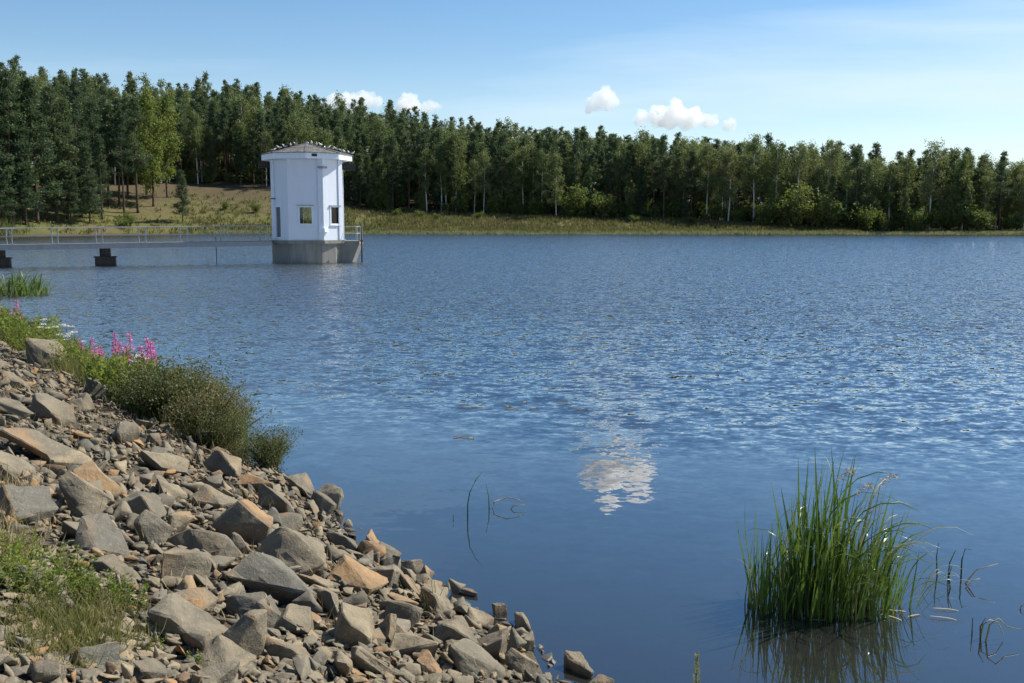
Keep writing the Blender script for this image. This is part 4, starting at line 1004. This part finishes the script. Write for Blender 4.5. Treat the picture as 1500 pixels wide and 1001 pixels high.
for i in range(9):      # dead straws lying on the water round the clump
    p = ground(rnd.choice([1090, 1180, 1200, 1330, 1350, 1300]) + rnd.uniform(-25, 40), rnd.uniform(890, 915)) - rc.location
    obj('dry_blade', rnd.choice(BL_DRY), rc, (p.x, p.y, .012), (R(4), R(88), rnd.uniform(-.6, .6)), (.22, .9, .22))
for i in range(12):
    p = ground(rnd.uniform(1330, 1385), rnd.uniform(850, 890)) - rc.location
    obj('blade', rnd.choice(BL_PALE), rc, (p.x, p.y, -.05), (0, R(rnd.uniform(15, 50)), rnd.gauss(0, .5)), rnd.uniform(.25, .5))
# seed plumes on the tallest stalks
for (x, y) in ((1225, 690), (1285, 700), (1250, 712)):
    base = ground(x - 15, 893) - rc.location; topz = (893 - y) * (base + rc.location).length / F * 1.0
    m_ = MB(); m_.tube([base + Vector((0, 0, -.05)), base + Vector((.01, 0, topz * .6)), base + Vector((.05, 0, topz * .95))], [.004, .003, .0015], 4)
    g = np.random.default_rng(int(x)); n = 46; kk = g.uniform(0, 1, n)
    st = m_.build('stalk', M['stem'], rc)
    Pq = np.array(base)[None] + np.stack([.05 + .10 * kk + g.normal(0, .008, n), g.normal(0, .012, n), topz * (.95 + .07 * np.sin(kk * 2.2)) + g.normal(0, .008, n)], axis=1)
    Vq, Fq = leaf_quads(Pq, np.tile([[1.0, 0, -.4]], (n, 1)) + g.normal(0, .4, (n, 3)), .03, .006, seed=3)
    obj('plume', npmesh('plume', Vq, Fq, M['straw']), st)
reed_clump(28, 432, 84, 1.0, 38, 290, 'rounded green reed clump out in the water below the footbridge', 2.6)
# bent stalks in the open water
def stalk_set(label, items, name='water_stalks'):
    c = ground(items[0][0][0][0], items[0][0][0][1]); t = thing(name, label, 'reeds', (c.x, c.y, 0))
    for (pix, mat) in items:
        m_ = MB(); b0 = ground(*pix[0]); pts_ = []
        for (x, y) in pix: q = at_dist(x, y, b0.y); pts_.append(q - c)
        pts_[0] = pts_[0] + Vector((0, 0, -.1)); n = len(pts_)
        m_.tube(pts_, [.0065 * (1 - .65 * i / max(1, n - 1)) for i in range(n)], 5); m_.build('stalk', mat, t, True)
    return t
stalk_set('two thin bent reed stalks with a folded leaf alone in open water', [([(685, 762), (685, 740), (688, 722), (697, 703), (706, 692)], M['reed']), ([(717, 745), (716, 728), (712, 709)], M['reed']), ([(717, 745), (724, 735), (742, 729), (757, 731), (768, 736)], M['reed_pale']), ([(737, 746), (752, 741), (769, 740)], M['straw']), ([(664, 763), (664, 754)], M['reed'])])
stalk_set('loose bent reed stalks trailing right of the lush reed clump', [([(1388, 850), (1391, 825), (1400, 806)], M['reed']), ([(1408, 848), (1409, 820), (1414, 804), (1424, 806)], M['reed']), ([(1395, 862), (1390, 845), (1394, 830)], M['reed']), ([(1400, 855), (1430, 835), (1462, 826)], M['straw']), ([(1398, 862), (1425, 850), (1435, 848)], M['straw']), ([(1374, 845), (1372, 815), (1375, 796)], M['reed'])])
stalk_set('few yellowed looped reed leaves in the water beyond the clump', [([(1424, 930), (1425, 905)], M['reed']), ([(1433, 935), (1440, 915), (1450, 908), (1462, 912), (1470, 930)], M['straw']), ([(1440, 940), (1450, 915), (1463, 906), (1475, 918), (1495, 922)], M['reed_pale']), ([(1438, 938), (1436, 918), (1444, 905)], M['reed']), ([(1410, 934), (1416, 936)], M['straw'])])
stalk_set('short pale leaf tips poking from the water past the yellowed reeds', [([(1490, 893), (1496, 888), (1503, 884)], M['straw']), ([(1492, 896), (1502, 892)], M['reed_pale'])])
for (x, y, w) in [(690, 598, 40), (752, 600, 26), (768, 591, 10), (782, 599, 14), (826, 593, 22), (850, 601, 24), (676, 641, 26), (690, 643, 10), (745, 597, 10)]:
    p = ground(x, y); k = p.length / F; m_ = MB(); n = 5
    m_.tube([((i / (n - 1) - .5) * w * k, rnd.uniform(-.02, .02), .008 + rnd.uniform(0, .012)) for i in range(n)], [.006] * n, 4)
    tag(m_.build('floating_weed', M['straw'], None, loc=p), 'thin strand of brown weed floating on the open water', 'weed', 'weed strands on the water')

# ------------------------------------------------------------------ bank plants
def lance_leaves(specs, seed):          # specs: (base, direction, length, width)
    P = np.array([s[0] for s in specs]); D = np.array([s[1] for s in specs])
    return leaf_quads(P, D, np.array([s[2] for s in specs]), np.array([s[3] for s in specs]), seed=seed)
def grow_herb(seed, h, stems=7, ll=.09, lw=.024, spread=.18, flower=None):
    r = random.Random(seed); st = MB(); specs = []; fl = []
    for i in range(stems):
        a = r.uniform(0, 6.28); b = Vector((r.gauss(0, spread * .35), r.gauss(0, spread * .35), -.03)); hh = h * r.uniform(.65, 1.05)
        tip = b + Vector((math.cos(a) * spread * r.random(), math.sin(a) * spread * r.random(), hh)); mid = b.lerp(tip, .5) + Vector((r.gauss(0, .02), r.gauss(0, .02), 0))
        st.tube([b, mid, tip], [.005, .004, .002], 4)
        n = int(hh / .022)
        for j in range(n):
            k = .12 + .88 * j / n
            if flower == 'pink' and k > .68: continue
            if flower == 'white' and k > .9: continue
            c = b.lerp(mid, k * 2) if k < .5 else mid.lerp(tip, k * 2 - 1); an = j * 2.4 + a
            specs.append((tuple(c), (math.cos(an), math.sin(an), .35 + .5 * k), ll * (1.15 - .5 * k) * r.uniform(.8, 1.2), lw * r.uniform(.8, 1.2)))
        if flower == 'pink':
            for j in range(46):
                k = .68 + .32 * (j / 46); c = mid.lerp(tip, k * 2 - 1); an = j * 2.4; rad = .030 * (1.12 - (k - .68) / .32)
                fl.append((tuple(c + Vector((math.cos(an), math.sin(an), 0)) * rad * .5), (math.cos(an), math.sin(an), r.uniform(-.3, .5)), .026 * (1.3 - (k - .68) * 2), .020))
        if flower == 'white':
            for j in range(40):
                an = r.uniform(0, 6.28); q = math.sqrt(r.random()) * .055; c = tip + Vector((math.cos(an) * q, math.sin(an) * q, r.uniform(-.006, .01)))
                fl.append((tuple(c), (r.gauss(0, 1), r.gauss(0, 1), r.uniform(0, .5)), .017, .015))
    return st, lance_leaves(specs, seed), (lance_leaves(fl, seed + 1) if fl else None)
def herb_proto(name, cat, g_, leaf, flower=None):
    st, (Vq, Fq), fl = g_; parts = [('stems', st.mesh('stems', M['stem'])), ('leaves', npmesh('leaves', Vq, Fq, leaf))]
    if fl: parts.append(('flowers', npmesh('flowers', *fl, flower)))
    return (name, cat, parts)
HERB = [herb_proto('leafy_herb', 'plant', grow_herb(200 + i, .55, 9, .085, .026, .26), M['herb_leaf']) for i in range(4)]
DULL = [herb_proto('bank_herb', 'plant', grow_herb(220 + i, .5, 10, .05, .013, .28), M['grass']) for i in range(3)]
FIRE = [herb_proto('fireweed', 'flower', grow_herb(240 + i, .85, 2, .085, .018, .10, 'pink'), M['herb_leaf'], M['pink']) for i in range(3)]
YARR = [herb_proto('yarrow', 'flower', grow_herb(260 + i, .55, 4, .05, .012, .16, 'white'), M['grass'], M['white_petal']) for i in range(3)]
WILL = [tree_proto('willow_shrub', 'shrub', grow_bush(280 + i, .8, .85, 2300, .036, 15), M['twig'], M['willow_leaf'], 'leaves', 'stems') for i in range(4)]
def put(pr, t, s, sc, label, group, lean=0.0):
    p = bank_p(t, max(s, -.15)); o = copy_thing(pr, (p.x, p.y, max(p.z, -.03)), rnd.uniform(0, 6.28), sc, label, group)
    if lean: o.rotation_euler = (R(rnd.gauss(0, 4)), lean, o.rotation_euler[2])
    return o
ZN = lambda t: 'among the willow shrubs' if t < 11 else 'around the fireweed' if t < 15 else 'on the stretch towards the footbridge'
# willows near the end of the belt
for k in range(30):
    t = rnd.uniform(5.2, 9.2); s = rnd.uniform(-.2, .28 + .06 * (t - 6)); sc = rnd.uniform(.55, 1.0) * (0.62 if t < 6.2 else 1)
    put(WILL[k % 4], t, s, sc, 'small low willow shrub at the end of the green belt beside bare stones' if t < 6.3 else 'grey green willow shrub leaning over the water beyond the fireweed', 'willows at the belt end' if t < 6.3 else 'willow shrubs on the bank edge', R(rnd.uniform(0, 22)))
for k in range(120):
    t = rnd.uniform(8.5, 25.0); s = rnd.uniform(-.15, .4 + .055 * (t - 6)); bright = rnd.random() < (.8 if t > 9.5 else .5)
    if bright: put(HERB[k % 4], t, s, rnd.uniform(.95, 1.5) * (.7 if 10.5 < t < 16 else 1), 'bright yellow green leafy herb on the bank edge ' + ZN(t), 'bright herbs ' + ZN(t))
    else: put(DULL[k % 3], t, s, rnd.uniform(.8, 1.3), 'dull olive fine leaved herb on the bank edge ' + ZN(t), 'olive herbs ' + ZN(t))
for k in range(14):
    put(WILL[k % 4], rnd.uniform(15, 21), rnd.uniform(0, .4), rnd.uniform(.45, .7), 'low dark willow shrub among the bright bank herbs', 'low willows among the herbs')
for (x, y) in [(152, 488), (163, 484), (168, 492), (178, 484), (183, 494), (218, 490), (214, 500), (210, 515), (222, 486), (28, 438), (36, 455), (3, 445), (170, 520), (150, 535), (195, 525), (120, 540), (185, 540)]:
    Y = float(np.interp(x, [0, 100, 230, 330], [22.0, 17.6, 13.4, 11.3])); q = at_dist(x, y, Y); t, s = bank_ts(q); b = bank_h(t, s)
    base = max(b, 0); sc = min(1.5, max(.9, 1.12 * (q.z - base) / .85))
    copy_thing(FIRE[int(x) % 3], (q.x, q.y, base - .03), rnd.uniform(0, 6.28), (sc * 1.4, sc * 1.4, sc), 'pink fireweed spike above the green bank herbs', 'fireweed on the bank edge')
for (x, y) in [(200, 512), (212, 516), (204, 524), (196, 530), (222, 530), (236, 552), (244, 560), (250, 557), (262, 556), (234, 562), (10, 468), (14, 462), (88, 474), (95, 472), (110, 478), (60, 462)]:
    Y = float(np.interp(x, [0, 100, 230, 330], [21.5, 17.2, 13.2, 11.3])); q = at_dist(x, y, Y); t, s = bank_ts(q); base = max(bank_h(t, s), 0); sc = min(1.4, max(.5, (q.z - base) / .55))
    copy_thing(YARR[int(x) % 3], (q.x, q.y, base - .03), rnd.uniform(0, 6.28), (1.1, 1.1, sc), 'flat white yarrow heads among the bank herbs', 'yarrow on the bank edge')
# grass of the belt and between the stones
def bank_grass(n, fn, hmin, hmax, w, mat, seed, name, label, nb=7, sp=.05):
    pts_ = []
    while len(pts_) < n:
        t, s = fn()
        p = bank_p(t, s); pts_.append((p.x, p.y, p.z - .01))
    g = np.random.default_rng(seed); P = np.repeat(np.array(pts_), nb, axis=0); m = len(P); P = P + g.normal(size=(m, 3)) * np.array([[sp, sp, 0]])
    D = g.normal(size=(m, 3)) * np.array([[.45, .45, .1]]) + np.array([[.1, 0, 1]])
    Vq, Fq = leaf_quads(P, D, g.uniform(hmin, hmax, m), w, seed=seed)
    return tag(obj(name, npmesh(name, Vq, Fq, mat)), label, 'grass', kind='stuff')
bank_grass(1500, lambda: (lambda t: (t, rnd.uniform(-.1, .35 + .06 * (t - 6))))(rnd.uniform(6.5, 26)), .15, .5, .009, M['grass'], 11, 'belt_grass', 'olive grass between the herbs along the bank edge', 8, .10)
bank_grass(420, lambda: (rnd.uniform(-2, 12), rnd.uniform(.3, 4.5)), .06, .2, .005, M['straw'], 12, 'stone_grass', 'dry thin grass blades between the bank stones', 5, .03)
# plants in the lower left corner
for (x, y, i, sc) in [(20, 835, 0, .55), (55, 850, 1, .6), (85, 870, 2, .55), (120, 880, 3, .5), (150, 885, 0, .5), (175, 892, 1, .45), (30, 880, 2, .5), (65, 885, 3, .5), (5, 860, 1, .5), (195, 890, 2, .4), (60, 770, 3, .22), (20, 780, 0, .25), (140, 875, 2, .45), (290, 985, 1, .3), (225, 960, 0, .25), (100, 855, 1, .55), (40, 820, 3, .5)]:
    t, s, p = bank_hit(x, y)
    copy_thing(HERB[i], (p.x, p.y, bank_h(t, s)), rnd.uniform(0, 6.28), (sc * .85, sc * .85, sc * .62), 'low yellow green leafy herb growing out of the stones away from the lake', 'low herbs on the upper bank')
for (x, y, sc) in [(150, 900, .5), (190, 905, .45), (115, 905, .5)]:
    t, s, p = bank_hit(x, y); copy_thing(DULL[0], (p.x, p.y, bank_h(t, s)), rnd.uniform(0, 6.28), sc * .75, 'olive fine leaved herb in the low plants of the upper bank', 'olive herbs on the upper bank')
def corner():
    t, s, p = bank_hit(rnd.gauss(95, 45), rnd.gauss(935, 24)); return t, s
bank_grass(150, corner, .06, .17, .0045, M['grass'], 13, 'corner_grass', 'soft green grass tufts on the upper bank', 16, .03)
def edge(): t, s, p = bank_hit(rnd.gauss(20, 22), rnd.uniform(720, 830)); return t, s
bank_grass(60, edge, .08, .22, .004, M['straw'], 14, 'dry_grass', 'wispy dry grass above the low herbs', 10, .03)
t, s, p = bank_hit(625, 897); copy_thing(('yellow_sprig', 'plant', [('stems', HERB[0][2][0][1]), ('leaves', npmesh('leaves', *grow_herb(300, .2, 4, .05, .02, .06)[1], M['yellow']))]), (p.x, p.y, bank_h(t, s)), 0, .5, 'tiny yellow leaved sprig between stones near the waterline')
# grass spike in front, by the water
gp = ground(1018, 1040); t = thing('grass_spike', 'pale grass seed spike rising from the water edge below the reed clump', 'grass', (gp.x, gp.y, 0))
m_ = MB(); zt = (1040 - 955) * gp.length / F; m_.tube([(0, 0, -.1), (.003, 0, zt * .5), (.006, 0, zt)], [.004, .003, .002], 5); m_.build('stalk', M['stem'], t)
g = np.random.default_rng(2); n = 120; kk = g.uniform(.45, 1.02, n); an = g.uniform(0, 6.28, n)
Vq, Fq = leaf_quads(np.stack([.004 + .020 * (1.1 - kk) * np.cos(an), .020 * (1.1 - kk) * np.sin(an), zt * kk], 1), np.stack([np.cos(an) * .5, np.sin(an) * .5, np.ones(n)], 1), .026, .006, seed=1)
obj('seed_head', npmesh('seed_head', Vq, Fq, M['reed_pale']), t)
for k in range(5): obj('blade', BL_UP[k], t, (rnd.uniform(-.05, .05), rnd.uniform(-.03, .03), -.05), (0, R(rnd.uniform(-10, 14)), rnd.uniform(0, 6)), .22)

# ------------------------------------------------------------------ cumulus clouds
def cloud_material():
    m, nt, out = newmat('cloud_vapour')
    pv = nt.nodes.new('ShaderNodeVolumeScatter'); pv.inputs['Color'].default_value = (1, 1, 1, 1); pv.inputs['Density'].default_value = .032; pv.inputs['Anisotropy'].default_value = .2
    nt.links.new(pv.outputs[0], out.inputs['Volume']); return m
M['cloud'] = cloud_material()
def cloud(label, px, D=2600.0, seed=1):
    # px: list of (x, y, radius) lobes in pixels
    r = random.Random(seed); k = D / F; bm = bmesh.new(); c0 = at_dist(px[0][0], px[0][1], D)
    for (x, y, rad) in px:
        c = at_dist(x, y, D) - c0; c.y += r.uniform(-.5, .5) * rad * k
        m4 = Matrix.Translation(c) @ Matrix.Diagonal((rad * k, rad * k * .9, rad * k * .85, 1)); bmesh.ops.create_icosphere(bm, subdivisions=3, radius=1, matrix=m4)
        for j in range(9):
            a = r.uniform(0, 6.28); b = r.uniform(-.3, 1.2); rr = rad * r.uniform(.28, .5)
            d = Vector((math.cos(a) * math.cos(b), math.sin(a) * math.cos(b), math.sin(b))) * rad * k * .85
            bmesh.ops.create_icosphere(bm, subdivisions=2, radius=rr * k, matrix=Matrix.Translation(c + d))
    me = bpy.data.meshes.new('cloud'); bm.to_mesh(me); bm.free(); me.materials.append(M['cloud'])
    o = obj('cloud', me, None, c0); mod = o.modifiers.new('r', 'REMESH'); mod.mode = 'VOXEL'; mod.voxel_size = 2.2 * k
    dg = bpy.context.evaluated_depsgraph_get(); dg.update(); me2 = bpy.data.meshes.new_from_object(o.evaluated_get(dg)); o.modifiers.clear(); o.data = me2
    for v in me2.vertices:
        n = mnoise.fractal(v.co * (.06 / k) + Vector((seed * 9, 0, 0)), 0.7, 2.1, 4); v.co += v.co.normalized() * 0 + v.normal * n * 4.5 * k
    if not me2.materials: me2.materials.append(M['cloud'])
    tag(o, label, 'cloud'); return o
cloud('long white cumulus just above the hill trees left of the tower roof line', [(490, 152, 13), (512, 150, 14), (535, 150, 14), (552, 152, 9), (475, 155, 9), (522, 156, 14)], seed=1)
cloud('upright white puff of cloud over the hill trees', [(597, 148, 14), (592, 160, 12), (604, 158, 12)], seed=2)
cloud('faint small cloud puff next to the upright puff', [(632, 158, 9), (624, 160, 8), (642, 158, 6)], seed=3)
cloud('lone white cloud with blue shaded base', [(884, 143, 15), (872, 152, 12), (896, 150, 10), (862, 160, 7), (888, 156, 10)], seed=4)
cloud('broad white cumulus above the forest with flat base', [(965, 172, 16), (990, 168, 17), (1015, 172, 16), (1038, 178, 11), (940, 174, 11), (980, 178, 16), (1005, 180, 14)], seed=5)
cloud('small round cloud beside the broad cumulus', [(1072, 182, 10), (1065, 186, 8)], seed=6)
cloud('white cumulus high over the lake, mirrored in the calm water', [(910, -95, 34), (880, -85, 24), (945, -90, 24), (920, -70, 26)], 2600, seed=7)
